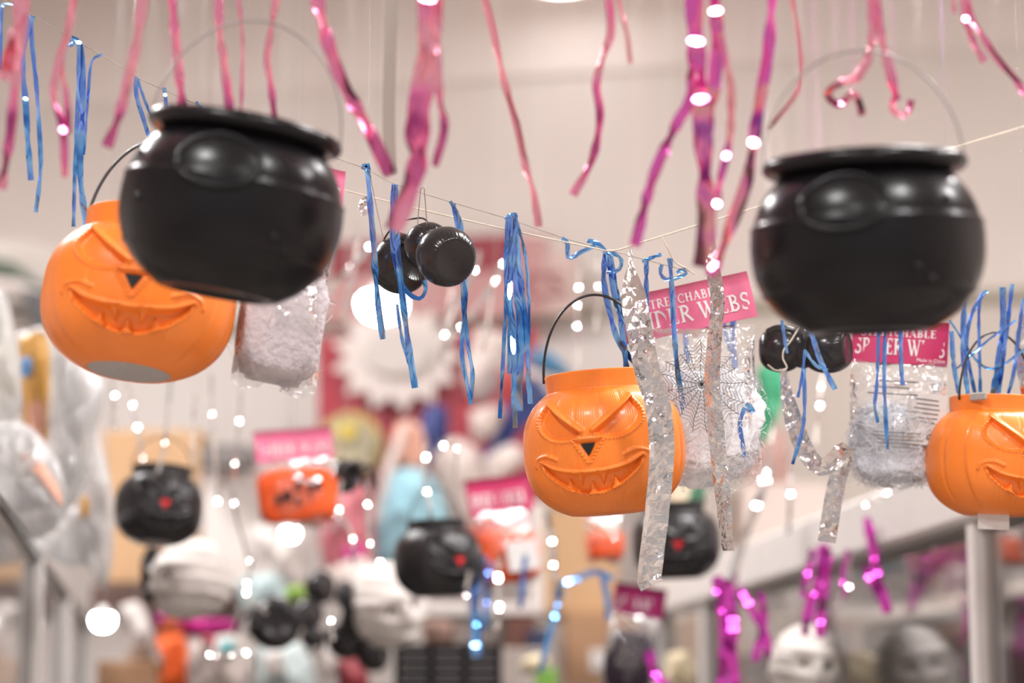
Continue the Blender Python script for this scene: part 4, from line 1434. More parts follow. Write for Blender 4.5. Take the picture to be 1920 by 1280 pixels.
tag(strand('silver_strip', f_tape, [(1925, 590), (1912, 640), (1916, 690), (1925, 740)], 20, 2.85, amp=.6, hang=True), 'silver strip cut by the right edge above the orange bucket', 'foil strip', 'silver foil strips')

# far strands: silver tinsel with added sparkle facets
sil = [
    ('silver tinsel strand rising from the left black pumpkin bucket', [(238, 712), (245, 740), (257, 797), (266, 850), (275, 885)], 10, (.30, .52, .86)),
    ('silver tinsel strand left of the tan carton edge', [(322, 700), (316, 760), (308, 835), (296, 885)], 9, (.72,)),
    ('silver tinsel strand over the tan carton', [(366, 740), (362, 800), (360, 870)], 8, ()),
    ('silver tinsel strand with a bright spot left of the pink far bag', [(396, 700), (398, 778), (404, 860), (408, 945)], 8, (.32, .98)),
    ('silver tinsel strand passing the left edge of the orange web bag', [(452, 720), (449, 792), (440, 870), (440, 950), (470, 1062)], 8, (.21, .44, .66, .97)),
    ('white plastic strip dangling under the left pumpkin bucket', [(208, 700), (215, 740), (212, 780), (220, 805)], 14, (.4,)),
    ('silver tinsel strand slanting left of the bright lamp', [(697, 458), (670, 490), (640, 518), (610, 560)], 15, (.05,)),
    ('second silver tinsel strand slanting below the bright lamp', [(672, 440), (660, 520), (640, 600)], 13, ()),
    ('silver tinsel strand slanting up to the sparkle by the ribbon bunch', [(944, 494), (905, 560), (868, 610), (830, 660)], 14, (.02, .72)),
    ('silver tinsel strand slanting from the spider to the star sign', [(897, 470), (893, 500), (862, 560), (834, 626), (826, 680)], 13, (.18, .78)),
    ('silver tinsel strand hanging straight right of the spider', [(850, 540), (838, 590), (828, 650)], 11, ()),
    ('thin silver tinsel strand beside the blue ribbon bunch', [(920, 540), (916, 600), (905, 660)], 10, ()),
    ('silver tinsel strand with sparkles left of the black bucket handle', [(1086, 500), (1085, 540), (1083, 578), (1082, 616), (1086, 700)], 9, (.2, .38, .57)),
    ('silver tinsel strand with a sparkle under the curly knot', [(1120, 470), (1121, 535), (1117, 620)], 9, (.45,)),
    ('silver tinsel strand over the red star sign', [(690, 900), (689, 950), (694, 1020), (716, 1058)], 9, (.3, .75, .97)),
    ('silver tinsel strand on the pink wrapped goods', [(640, 900), (636, 955), (660, 1003), (664, 1060)], 9, (.35, .7)),
    ('silver tinsel strand before the pale blue dress', [(800, 830), (797, 900), (808, 960), (800, 1010)], 10, (.15, .5)),
    ('silver tinsel strand before the white costume', [(840, 820), (832, 836), (856, 838), (852, 900)], 8, (.2, .45)),
    ('sparkling silver strand beside the small orange bag', [(938, 1040), (934, 1085), (936, 1140), (930, 1180)], 14, (.3, .35, .68, .74)),
    ('silver strand with a round sparkle below the central bucket', [(1025, 960), (1036, 1017), (1040, 1080), (1060, 1120)], 16, (.35, .6)),
    ('wide white tinsel strip slanting under the white web bag', [(1444, 870), (1425, 930), (1395, 1010), (1375, 1080), (1370, 1130)], 24, (.12, .3)),
    ('silver strand with a bright sparkle right of the green cloth', [(1450, 800), (1442, 850), (1437, 886), (1432, 930)], 11, (.66, .7)),
    ('silver strand with sparkles under the right spider', [(1545, 690), (1540, 725), (1537, 765), (1530, 830)], 9, (.26, .53)),
    ('faint silver strand before the beige wall on the right', [(1480, 880), (1482, 940), (1478, 1000)], 12, (.4, )),
    ('row of silver sparkles above the white fascia', [(1690, 900), (1660, 925), (1640, 936), (1618, 950)], 9, (.42, .98)),
    ('silver strand hanging in front of the right cabinet post', [(1748, 950), (1746, 975), (1752, 1020), (1738, 1088), (1732, 1120)], 10, (.15, .42, .8)),
    ('silver strand glinting before the cabinet glass', [(1590, 1040), (1592, 1098), (1570, 1130), (1566, 1190)], 9, (.4, .65)),
    ('silver strand glinting at the right edge of the cabinet glass', [(1905, 1120), (1896, 1170), (1890, 1200)], 9, (.65,)),
    ('silver strand hanging over the left mummy head', [(478, 1040), (462, 1100), (470, 1125), (500, 1150)], 9, (.45, .6)),
    ('silver strand sparkling left of the small blue ribbon', [(880, 1070), (874, 1118), (880, 1150)], 9, (.6, )),
    ('silver strand at the bottom beside the white goods', [(385, 1200), (395, 1228), (470, 1225), (480, 1260)], 9, (.2, .7)),
    ('silver strand above the black far spider', [(634, 1150), (620, 1165), (625, 1200)], 9, (.4,)),
]
for lb, pts, wd, gl in sil:
    d = 3.75 + 0.25 * ((len(lb) * 7) % 5) / 5
    tag(strand('tinsel_strand', f_clear, pts, wd * 0.8, d, amp=0.9, waves=1.2, glints=gl, glen=0.0065, gmin=0.0055, hang=True), lb, 'tinsel', 'silver tinsel strands in the second row')
far_blue = [
    ('bright blue ribbon hanging under the small orange web bag', [(905, 1040), (900, 1066), (890, 1120), (893, 1172), (892, 1214), (896, 1230)], 24, (.16, .70, .9)),
    ('dull blue ribbon beside the bright one', [(922, 1052), (915, 1080), (912, 1132), (908, 1180)], 14, (.2, .65)),
    ('blue ribbon with round glints before the tan carton', [(1150, 1085), (1120, 1072), (1084, 1083), (1046, 1102), (1046, 1130), (1030, 1190), (1012, 1260)], 14, (.34, .53, .62)),
    ('faint blue ribbon hanging beside the plum header', [(1130, 1075), (1138, 1120), (1140, 1160)], 16, ()),
    ('faint blue ribbon behind the sparkling silver strand', [(985, 1040), (980, 1100), (975, 1140)], 13, ()),
]
for lb, pts, wd, gl in far_blue:
    tag(strand('blue_ribbon', f_blue, pts, wd * .8, 3.9, amp=0.6, waves=1.0, glints=gl, glen=0.007, gmin=0.006, hang=True), lb, 'ribbon', 'blue ribbons in the second row')
far_mag = [
    ('leftmost magenta streamer bunch before the cabinet corner', [([(1345, 1080), (1352, 1130), (1358, 1190), (1352, 1300)], 20, dict(glints=(.3,))), ([(1362, 1085), (1374, 1165), (1372, 1230), (1380, 1300)], 22, dict(glints=(.36, .44))), ([(1340, 1090), (1343, 1112)], 12, dict(glints=(.9,)))]),
    ('forked magenta streamer right of the leftmost bunch', [([(1385, 1100), (1398, 1122), (1420, 1160), (1438, 1200), (1440, 1235)], 16, dict(glints=(.15, .25))), ([(1424, 1110), (1432, 1160), (1415, 1240)], 16)]),
    ('magenta streamer bunch above the bottom right mummy head', [([(1545, 1020), (1535, 1090), (1520, 1130), (1508, 1190)], 20, dict(glints=(.55,))), ([(1552, 1030), (1548, 1080), (1540, 1140), (1538, 1195)], 20, dict(glints=(.85,))), ([(1525, 1030), (1514, 1076), (1506, 1120)], 14, dict(glints=(.5,)))]),
    ('magenta streamer crossing the white fascia', [([(1625, 970), (1638, 1030), (1645, 1080), (1665, 1150)], 20, dict(glints=(.45, .6))), ([(1620, 1060), (1634, 1090), (1650, 1120)], 14, dict(glints=(.4,)))]),
    ('single magenta streamer in front of the dark cabinet post', [([(1704, 1040), (1708, 1090), (1712, 1140), (1700, 1150)], 10, dict(glints=(.85,)))]),
    ('magenta streamer near the right cabinet post', [([(1800, 1120), (1806, 1170), (1800, 1230), (1812, 1270)], 9)]),
    ('magenta streamer end at the bottom below the plum header bag', [([(1215, 1220), (1232, 1268), (1255, 1290)], 20, dict(glints=(.6,)))]),
    ('thin magenta streamer between the silver strands', [([(1590, 1030), (1580, 1080), (1585, 1120)], 9, dict(glints=(.7,)))]),
]
for lb, st in far_mag:
    bunch('magenta_streamer', lb, 'streamer', f_mag, [(a, b_ * 1.05) + tuple(c) for a, b_, *c in st], 3.8, 'magenta streamers on the right', amp=0.9, waves=1.5, glen=0.0065, gmin=0.006, hang=True)

m_pstrip = mat('beige_plastic_strip', (0.38, 0.325, 0.29), 0.5, var=0.04)
tag(strand('plastic_strip', m_pstrip, [(736, -150), (734, 0), (731, 120), (729, 230), (732, 326)], 24, 3.05, amp=0.12, waves=.5, crink=0.0, hang=True), 'beige plastic strip hanging straight behind the slanting dark pink streamer', 'plastic strip')

# ================================================================== GOODS BEHIND
SHELF_Z = P(700, 1300, 4.9).z + 0.001


def mbox(name, label, cat, px0, py0, px1, py1, d, dep, material, yaw=0.0, group=None, bev=0.004):
    """box whose front shows between two pixels at depth d"""
    a, b = P(px0, py1, d), P(px1, py0, d)
    wd, ht = b.x - a.x, (P((px0 + px1) / 2, py0, d) - P((px0 + px1) / 2, py1, d)).length
    z0 = a.z
    if 4.92 < d < 5.9 and z0 < SHELF_Z and name != 'shelf_unit':     # stands on the shelf unit
        ht -= SHELF_Z - z0
        z0 = SHELF_Z
    o = link(name, box_me(name, wd, dep, ht, bev, 2, True), material, None, ((a.x + b.x) / 2, a.y + dep / 2, z0), (0, 0, yaw))
    if label:
        tag(o, label, cat, group)
    return o


m_carton = mat('carton', (0.50, 0.31, 0.17), 0.8, var=0.06, vscale=4, bump=0.03)
m_carton2 = mat('brown_carton', (0.40, 0.225, 0.125), 0.8, var=0.06, vscale=4, bump=0.03)
m_tape = mat('carton_tape', (0.45, 0.30, 0.18), 0.35, var=0.05)
m_brown = mat('dark_shelf_wood', (0.09, 0.05, 0.04), 0.6, var=0.1)
m_dkgrey = mat('dark_grey_goods', (0.16, 0.145, 0.14), 0.6, var=0.1)
m_pale = mat('pale_board', (0.66, 0.60, 0.565), 0.7, var=0.03)
m_signred = mat('sign_red', (0.25, 0.014, 0.026), 0.5, var=0.05)
m_signpink = mat('sign_pink', (0.52, 0.26, 0.25), 0.5, var=0.06)
m_posterred = mat('poster_red', (0.36, 0.035, 0.055), 0.5, var=0.06)
m_star = mat('poster_white', (0.66, 0.575, 0.54), 0.6, var=0.03)
m_yel = mat('poster_yellow', (0.62, 0.42, 0.10), 0.5, var=0.15, vscale=15, col2=(0.45, 0.38, 0.18))
m_olive = mat('poster_olive', (0.40, 0.34, 0.22), 0.5, var=0.2, vscale=20)
m_cblue = mat('costume_blue', (0.045, 0.07, 0.24), 0.6, var=0.1, bump=0.2)
m_lblue = mat('costume_pale_blue', (0.30, 0.52, 0.60), 0.6, var=0.12, vscale=8, bump=0.2, bscale=15)
m_cwhite = mat('costume_white', (0.62, 0.52, 0.48), 0.7, var=0.06, bump=0.2)
m_skin = mat('tan_panel', (0.72, 0.38, 0.28), 0.6, var=0.05)
m_teal = mat('teal_goods', (0.16, 0.40, 0.42), 0.5, var=0.1)
m_green = mat('green_cloth', (0.04, 0.30, 0.15), 0.6, var=0.1, bump=0.2, bscale=15)
m_pinkgoods = mat('pink_goods', (0.55, 0.16, 0.19), 0.5, var=0.2, vscale=12)
m_maroon = mat('maroon_cloth', (0.13, 0.02, 0.035), 0.8, var=0.15, bump=0.2)
m_orangec = mat('orange_cloth', (0.78, 0.12, 0.02), 0.7, var=0.1, bump=0.2)
m_magc = mat('magenta_tinsel', (0.45, 0.02, 0.20), 0.4, metal=0.5, var=0.2)
m_greyplas = mat('grey_plastic', (0.40, 0.37, 0.36), 0.35, var=0.06)
m_bluep = mat('blue_print', (0.12, 0.30, 0.60), 0.5, var=0.2)
m_ochre = mat('ochre_print', (0.62, 0.33, 0.08), 0.5, var=0.15, vscale=12)
m_cream = mat('cream_goods', (0.74, 0.62, 0.42), 0.6, var=0.08)
m_bulb = lamp_mat('bulb_glow', (1.0, 0.97, 0.93), 30.0)
m_bulb2 = lamp_mat('bulb_glow_strong', (1.0, 0.96, 0.90), 10.0)

# lamps that show in the picture
bulb_prof = [(0.0005, -1.0), (0.35, -0.97), (0.68, -0.80), (0.92, -0.48), (1.0, -0.1), (0.98, 0.2), (0.80, 0.42)]
BULB = lathe_me('bulb', bulb_prof, 28)
CAPB = lathe_me('cap', [(0.80, 0.42), (0.62, 0.70), (0.40, 0.82), (0.36, 1.15), (0.0005, 1.2)], 24)
for lb, px, py, d, r, m_ in [('bright pendant bulb glowing behind the glossy black spider', 716, 568, 5.6, 0.050, m_bulb),
                             ('round glowing bulb below the orange web bag', 544, 998, 4.9, 0.017, m_bulb),
                             ('square glowing bulb beside the left cabinet posts', 193, 1160, 4.3, 0.021, m_bulb)]:
    t = thing('hanging_bulb', lb, 'lamp', P(px, py, d), (0, 0, 0), None, r)
    if px == 716:
        t.scale = (r * 1.08, r * 1.08, r * 0.85)
    link('bulb', BULB, m_, t)
    link('cap', CAPB, m_white, t)
    link('cord', tube_me('cord', [(0, 0, 1.18), (0, 0, (CEIL - t.location.z) / t.scale[2])], 0.0010 / r, 8, 2), m_greyplas, t)


# red sign over the trim line
t = thing('shop_sign', 'wide sign with dark red top band on the back wall behind the spider', 'sign', on_wall(820, 600, 0.12), (0, 0, BW))
wd = M(420, 7.0)
link('sign_panel', box_me('sign_panel', wd, 0.03, M(150, 7.0), 0.003, 1, True), m_signpink, t)
link('top_band', box_me('top_band', wd * 0.86, 0.036, M(66, 7.0), 0.003, 1, True), m_signred, t, (-wd * 0.07, -0.002, M(88, 7.0)))
o = link('lettering', plain_text_me('lettering', 'CS', M(70, 7)), m_signred, t, (wd * 0.49, -0.03, M(30, 7.0)))
link('backing', box_me('backing', M(110, 7), 0.02, M(120, 7.0), 0.003, 1, True), mat('sign_backing', (0.62, 0.46, 0.42), 0.6, var=0.03), t, (wd * 0.5, 0.0, 0.0))

# red poster with white star, and costumes before it
t = thing('star_poster', 'red poster with big white star burst and yellow disc on the back wall', 'poster', P(770, 1010, 6.5), (0, 0, 0))


def pp(pts, d, o):
    """pixel outline -> local XZ outline in the plane through o at depth d"""
    r = []
    for x, y in pts:
        q = P(x, y, d) - o
        r.append((q.x, q.z))
    return r


O = t.location
link('board', prism_me('board', pp([(590, 620), (1010, 600), (1020, 1020), (600, 1030)], 6.5, O), 0.02), m_posterred, t)
st = []
for k in range(26):
    a = 2 * PI * k / 26
    f_ = 1.0 if k % 2 == 0 else 0.74
    st.append((742 + 128 * f_ * math.cos(a), 660 + 108 * f_ * math.sin(a)))
link('star_burst', prism_me('star_burst', pp(st, 6.45, O), 0.012, y0=-0.06), m_star, t)
link('star_grey', prism_me('star_grey', pp([(742 + 62 * math.cos(a), 655 + 42 * math.sin(a)) for a in np.linspace(0, 2 * PI, 24, endpoint=False)], 6.44, O), 0.008, y0=-0.085), mat('poster_grey', (0.56, 0.50, 0.47), 0.6, var=0.03), t)
for nm, r0, m_, yy in (('ring', 64, m_yel, -0.07), ('disc', 50, m_olive, -0.085)):
    link(nm, prism_me(nm, pp([(655 + r0 * math.cos(a), 832 + r0 * math.sin(a)) for a in np.linspace(0, 2 * PI, 28, endpoint=False)], 6.44, O), 0.008, y0=yy), m_, t)
link('badge', prism_me('badge', pp([(650 + 16 * math.cos(a), 806 + 14 * math.sin(a)) for a in np.linspace(0, 2 * PI, 16, endpoint=False)], 6.43, O), 0.008, y0=-0.10), mat('bright_yellow', (0.75, 0.55, 0.05), 0.5, var=0.1), t)


def card_thing(name, label, cat, pts, d, th, material, bev=0.01, group=None):
    cx = sum(p[0] for p in pts) / len(pts)
    by = max(p[1] for p in pts)
    o0 = P(cx, by, d)
    return tag(link(name, prism_me(name, pp(pts, d, o0), th, bev), material, None, o0), label, cat, group)


def soft_thing(name, pts, d, th, material, parent, seed=0, n=26):
    """cushion-like cloth or wrapped shape with the given outline (pixels)"""
    poly = np.array(pts, float)
    c = poly.mean(0)
    q = np.array(spline([np.array((x, y, 0)) for x, y in list(pts) + [pts[0]]], 4))[:-1, :2]
    v, f = [], []
    rings = [0.0, 0.35, 0.65, 0.85, 0.96, 1.0]
    m_ = len(q)
    for side in (-1, 1):
        b0 = len(v)
        for rr in rings:
            for x, y in q:
                xx, yy = c[0] + (x - c[0]) * rr, c[1] + (y - c[1]) * rr
                w_ = P(xx, yy, d)
                hgt = th / 2 * math.sqrt(max(0, 1 - rr ** 2))
                nz = 0.12 * th * math.sin(xx * 0.11 + seed) * math.sin(yy * 0.07 + seed * 2) + 0.10 * th * math.sin(xx * 0.23 - yy * 0.05 + seed)
                v.append((w_.x, w_.y + side * hgt + nz * (1 if rr < 1 else 0), w_.z))
        for i in range(len(rings) - 1):
            for k in range(m_):
                k2 = (k + 1) % m_
                f.append((b0 + i * m_ + k, b0 + i * m_ + k2, b0 + (i + 1) * m_ + k2, b0 + (i + 1) * m_ + k))
    if parent is None:
        o0 = np.array(P(c[0], max(y for _, y in pts), d))
    else:
        o0 = np.array(parent.location)
    v = [tuple(np.array(a) - o0) for a in v]
    return link(name, mesh(name, v, f), material, parent, Vector(o0) if parent is None else None)


def garment(name, label, cat, pieces, px, py, d):
    t = thing(name, label, cat, P(px, py, d))
    for k, (nm, pts, m_, dd, th) in enumerate(pieces):
        soft_thing(nm, pts, dd, th, m_, t, k)
    nm, pts, m_, dd, th = pieces[0]
    x, y = min(pts, key=lambda q: q[1])
    if t.location.z > SHELF_Z + 0.02:
        up_thread(t, P(x, y + 4, dd) - t.location)
    else:
        t.location.z = max(t.location.z, SHELF_Z - 0.02)
    return t


garment('blue_costume', 'blue and white costume with spread sleeves in front of the red poster', 'costume', [
    ('sleeve', [(800, 760), (835, 765), (838, 830), (800, 880), (775, 850)], m_cblue, 6.2, 0.08),
    ('bodice', [(895, 610), (975, 640), (950, 700), (900, 760), (870, 700)], m_cwhite, 6.2, 0.10),
    ('sleeve', [(985, 680), (1040, 760), (985, 800), (905, 890), (900, 860), (950, 770)], m_cblue, 6.15, 0.08),
    ('collar', [(880, 770), (940, 760), (930, 810), (890, 830)], m_cwhite, 6.1, 0.06),
    ('sash', [(935, 690), (990, 700), (960, 750)], mat('costume_red', (0.50, 0.06, 0.05), 0.6, var=0.1), 6.1, 0.05)], 910, 880, 6.2)
garment('baseball_cap', 'small blue cap beside the black handle of the central bucket', 'cap', [('crown', [(990, 660), (1020, 655), (1055, 680), (1070, 710), (1000, 690)], mat('cap_blue', (0.08, 0.22, 0.38), 0.6, var=0.1), 6.0, 0.09), ('peak', [(985, 690), (1060, 712), (1062, 722), (985, 705)], m_cwhite, 5.98, 0.03)], 1025, 722, 6.0)
garment('princess_dress', 'pale blue dress with white sleeves hanging before the red poster', 'costume', [
    ('skirt', [(740, 880), (790, 880), (830, 930), (840, 1060), (700, 1060), (712, 960)], m_lblue, 5.9, 0.12),
    ('bodice', [(745, 790), (790, 800), (795, 880), (745, 885), (735, 840)], m_skin, 5.95, 0.08),
    ('cape', [(690, 1000), (725, 860), (770, 780), (765, 800), (735, 890), (712, 1010)], m_cwhite, 5.9, 0.05)], 765, 1060, 5.9)
garment('white_costume', 'white costume hanging right of the pale blue dress', 'costume', [('body', [(810, 860), (850, 820), (900, 850), (910, 920), (880, 990), (830, 1000), (805, 950)], m_cwhite, 6.03, 0.12), ('sleeve', [(905, 860), (960, 830), (990, 860), (960, 890), (915, 920)], m_cwhite, 6.03, 0.08)], 860, 1000, 6.03)
garment('wrapped_pack', 'red pink wrapped pack below the star poster', 'pack', [('wrap', [(600, 930), (680, 900), (700, 1000), (690, 1080), (610, 1070)], m_pinkgoods, 5.8, 0.12), ('label_patch', [(640, 1030), (680, 1020), (682, 1050), (650, 1058)], m_magc, 5.72, 0.03)], 650, 1080, 5.8)
garment('wrapped_pack', 'grey white wrapped pack under the orange web bag', 'pack', [('wrap', [(470, 985), (560, 985), (575, 1070), (555, 1110), (480, 1105)], m_pale, 5.8, 0.12)], 515, 1110, 5.8)
garment('wrapped_pack', 'pale pack standing left of the white mummy head', 'pack', [('wrap', [(610, 1070), (680, 1045), (720, 1090), (690, 1140), (620, 1130)], m_cwhite, 5.6, 0.10)], 655, 1140, 5.6)

# cartons, shelves, boards on the far side
mbox('carton', 'tan cardboard carton high on the shelf behind the left black bucket', 'carton', 185, 803, 372, 1092, 6.1, 0.35, m_carton)
mbox('grey_case', 'dark grey case beside the tan carton', 'case', 374, 832, 466, 872, 6.0, 0.2, m_dkgrey)
mbox('pale_board', 'pale board standing behind the left mummy head', 'board', 376, 872, 470, 1100, 6.05, 0.04, m_pale)
mbox('wall_shelf', 'dark brown shelf board under the tan carton', 'shelf', 170, 1095, 420, 1150, 5.9, 0.35, m_brown)
mbox('carton', 'tan carton at the bottom left under the white cloth', 'carton', 176, 1240, 292, 1420, 5.2, 0.3, m_carton2)
mbox('carton', 'tall tan carton behind the blue ribbon with round glints', 'carton', 1008, 955, 1160, 1150, 6.0, 0.35, m_carton)
mbox('carton', 'brown carton at the bottom below the tall tan one', 'carton', 1062, 1152, 1200, 1460, 5.7, 0.4, m_carton2)
crt = [o for o in COL.objects if o.name.startswith('carton')][-1]
link('paper_label', box_me('paper_label', M(42, 5.7), 0.004, M(40, 5.7)), m_paper, crt, (-M(2, 5.7), -0.202, M(80, 5.7)))
mbox('pale_board', 'pale board strip left of the tall tan carton', 'panel', 996, 940, 1020, 1160, 5.6, 0.03, m_pale)
mbox('shelf_board', 'pale shelf board behind the white mummy head with open eye', 'shelf', 640, 1130, 1010, 1152, 5.5, 0.3, m_pale)
mbox('brown_box', 'dark brown box on the floor shelf below the pale board', 'box', 950, 1158, 1006, 1225, 5.4, 0.2, mat('brown_box', (0.12, 0.045, 0.03), 0.6, var=0.1))
mbox('navy_box', 'navy box next to the dark brown box', 'box', 990, 1180, 1030, 1240, 5.3, 0.2, mat('navy_box', (0.012, 0.02, 0.06), 0.6, var=0.1))
mbox('grey_box', 'grey box under the pale shelf board', 'box', 900, 1150, 960, 1290, 5.5, 0.2, mat('grey_box', (0.26, 0.22, 0.20), 0.6, var=0.1))
mbox('grey_box', 'wide grey box at the bottom right of the black crate', 'box', 925, 1215, 1040, 1300, 5.2, 0.2, mat('warm_grey_box', (0.36, 0.30, 0.27), 0.6, var=0.1))
mbox('green_box', 'small green box at the bottom by the brown carton', 'box', 1004, 1252, 1045, 1330, 5.0, 0.1, mat('green_box', (0.18, 0.36, 0.06), 0.6, var=0.1))
garment('green_toy', 'lime green toy pack hanging beside the black far spider', 'toy', [('wrap', [(535, 1102), (570, 1098), (574, 1130), (538, 1134)], mat('lime_pack', (0.22, 0.36, 0.06), 0.6, var=0.1), 4.9, 0.05)], 553, 1134, 4.9)
# shelf unit carrying the clutter at the bottom of the picture
mbox('shelf_unit', 'long dark shelf unit at the end of the aisle under the clutter', 'shelf', 170, 1300, 1230, 2600, 4.9, 1.0, m_dkgrey)
# black crate with slats
a = P(745, 1300, 4.7)
t = thing('black_crate', 'black slatted plastic crate at the bottom centre under the mummy head', 'crate', a)
cw, ch_ = M(190, 4.7), M(95, 4.7)
for k in range(5):
    link('slat', box_me('slat', cw, 0.012, ch_ / 7, 0.002), m_black, t, (cw / 2, 0, ch_ * (k + 0.5) / 5))
for k in range(4):
    link('upright', box_me('upright', 0.012, 0.02, ch_, 0.002), m_black, t, (cw * k / 3, 0.004, ch_ / 2))
link('crate_back', box_me('crate_back', cw, 0.012, ch_, 0.002), m_dkgrey, t, (cw / 2, 0.18, ch_ / 2))
link('crate_floor', box_me('crate_floor', cw, 0.18, 0.012, 0.002), m_black, t, (cw / 2, 0.09, 0.0))

garment('white_cloth', 'white cloth hanging beside the square glowing bulb', 'cloth', [('fold', [(225, 1135), (260, 1130), (285, 1180), (290, 1240), (250, 1245), (232, 1190)], m_pale, 5.3, 0.08)], 255, 1245, 5.3)
garment('orange_cloth', 'orange cloth at the bottom left beside white packets', 'cloth', [('fold', [(290, 1200), (340, 1190), (355, 1240), (350, 1300), (300, 1300), (305, 1240)], m_orangec, 5.1, 0.10), ('fold', [(285, 1205), (320, 1150), (345, 1190), (330, 1210)], mat('rust_cloth', (0.35, 0.08, 0.02), 0.7, var=0.1), 5.15, 0.06)], 320, 1300, 5.1)
garment('tinsel_wreath', 'magenta tinsel wreath under the left mummy head', 'wreath', [('tinsel', [(280, 1160), (330, 1150), (400, 1160), (440, 1165), (430, 1190), (360, 1195), (300, 1200)], m_magc, 5.2, 0.10)], 350, 1200, 5.2)
garment('white_packet', 'white packet with coloured print at the bottom left', 'packet', [('wrap', [(360, 1205), (440, 1190), (470, 1240), (465, 1310), (370, 1310), (350, 1260)], m_cwhite, 5.0, 0.10), ('print', [(375, 1195), (400, 1190), (402, 1215), (380, 1220)], m_posterred, 4.93, 0.03), ('print', [(410, 1200), (440, 1200), (438, 1230), (412, 1228)], m_teal, 4.93, 0.03)], 410, 1310, 5.0)
garment('white_packet', 'teal and white packet under the black far spider', 'packet', [('wrap', [(480, 1215), (560, 1205), (590, 1260), (580, 1310), (490, 1310)], mat('pale_teal', (0.55, 0.62, 0.62), 0.5, var=0.08), 5.0, 0.10), ('print', [(495, 1225), (530, 1222), (528, 1265), (498, 1262)], m_pale, 4.93, 0.03)], 530, 1310, 5.0)
garment('white_packet', 'pale teal packet behind the silver strand by the left mummy head', 'packet', [('wrap', [(450, 1085), (520, 1075), (540, 1130), (500, 1160), (455, 1140)], mat('mist_teal', (0.42, 0.52, 0.53), 0.5, var=0.1), 5.5, 0.08)], 495, 1160, 5.5)
garment('red_packet', 'dark red packet at the bottom left of the black crate', 'packet', [('wrap', [(630, 1240), (680, 1235), (690, 1300), (640, 1300)], mat('dark_red', (0.25, 0.03, 0.04), 0.5, var=0.2), 4.9, 0.08), ('print', [(595, 1215), (625, 1200), (635, 1250), (610, 1270)], m_pale, 4.9, 0.05)], 650, 1300, 4.9)
garment('brown_mask', 'brown mask hanging behind the white mummy head jaw', 'mask', [('face', [(790, 1160), (850, 1165), (845, 1215), (800, 1215)], mat('brown_mask', (0.22, 0.13, 0.10), 0.6, var=0.1), 5.2, 0.10)], 820, 1215, 5.2)
garment('cream_pouch', 'cream pouch lying at the right end of the crate', 'pouch', [('pouch', [(975, 1240), (1010, 1225), (1030, 1240), (1010, 1256), (980, 1262)], m_cream, 4.95, 0.06)], 1003, 1262, 4.95)
garment('cream_pouch', 'cream pouch beside the plum header bag at the bottom', 'pouch', [('pouch', [(1250, 1225), (1290, 1220), (1305, 1260), (1280, 1300), (1245, 1290)], m_cream, 4.6, 0.08)], 1275, 1300, 4.6)

# green cloth, right of centre
garment('green_cloth', 'green pointed cloth hanging between the white web bag and the right spider', 'cloth', [('drape', [(1420, 690), (1462, 680), (1472, 730), (1450, 800), (1425, 835), (1405, 830), (1418, 760)], m_green, 4.4, 0.05)], 1440, 835, 4.4)
garment('green_plume', 'green feathery plume above the rightmost black pumpkin bucket', 'plume', [('plume', [(1290, 850), (1318, 840), (1325, 900), (1312, 950), (1285, 955), (1298, 900)], mat('pale_green', (0.16, 0.42, 0.26), 0.7, var=0.15), 4.3, 0.05)], 1302, 955, 4.3)
garment('red_pack', 'pale red pack on top of the right cabinet behind the silver strand', 'pack', [('wrap', [(1395, 830), (1460, 800), (1480, 850), (1470, 930), (1400, 940)], mat('pale_red', (0.58, 0.36, 0.32), 0.6, var=0.08), 6.2, 0.10)], 1435, 940, 6.2)
mbox('cream_box', 'cream box standing on the far end of the right cabinet', 'box', 1255, 800, 1320, 1010, 5.9, 0.2, mat('cream_box', (0.72, 0.58, 0.42), 0.6, var=0.06))
mbox('beige_box', 'large beige box on top of the right cabinet behind the bent silver strip', 'box', 1392, 905, 1560, 1040, 5.9, 0.3, mat('beige_box', (0.60, 0.50, 0.45), 0.7, var=0.03))

# grey unit in the far left corner
t = thing('wall_unit', 'grey louvred wall unit with dark green edge behind the left pumpkin bucket', 'air vent', P(50, 620, 6.4), (0, 0, R_(8)))
for k, (pts, m_, th, dd) in enumerate([
    ([(-60, 448), (40, 448), (140, 470), (140, 620), (-60, 620)], mat('unit_grey', (0.38, 0.33, 0.295), 0.6, var=0.05), 0.06, 6.4),
    ([(-60, 470), (10, 482), (60, 520), (130, 545), (60, 540), (0, 512), (-60, 500)], mat('unit_green', (0.07, 0.085, 0.06), 0.6, var=0.1), 0.05, 6.3),
    ([(-60, 520), (20, 525), (75, 545), (140, 560), (140, 580), (80, 575), (30, 545), (-60, 540)], mat('unit_light', (0.50, 0.43, 0.40), 0.6, var=0.05), 0.05, 6.3),
    ([(25, 540), (75, 548), (90, 600), (110, 640), (45, 628)], mat('unit_dark', (0.05, 0.048, 0.048), 0.5, var=0.1), 0.05, 6.25)]):
    link(('casing', 'edge_strip', 'louvre', 'opening')[k], prism_me('unit', pp(pts, dd, t.location), th, 0.006, y0=-0.05 * k), m_, t)

# plastic wrapped goods on the left cabinet
film = m_film_thick


def wrapped(label, film_pts, d, th, inner, seed=0, cat='bag'):
    cx = sum(p[0] for p in film_pts) / len(film_pts)
    cy = max(p[1] for p in film_pts)
    t = thing('plastic_wrapped_pack', label, cat, P(cx, cy, d), group='plastic wrapped goods on the left cabinet')
    soft_thing('film', film_pts, d, th, film, t, seed)
    for k, (nm, pts, m_, dd, h_) in enumerate(inner):
        soft_thing(nm, pts, dd, h_, m_, t, seed + k)
    return t


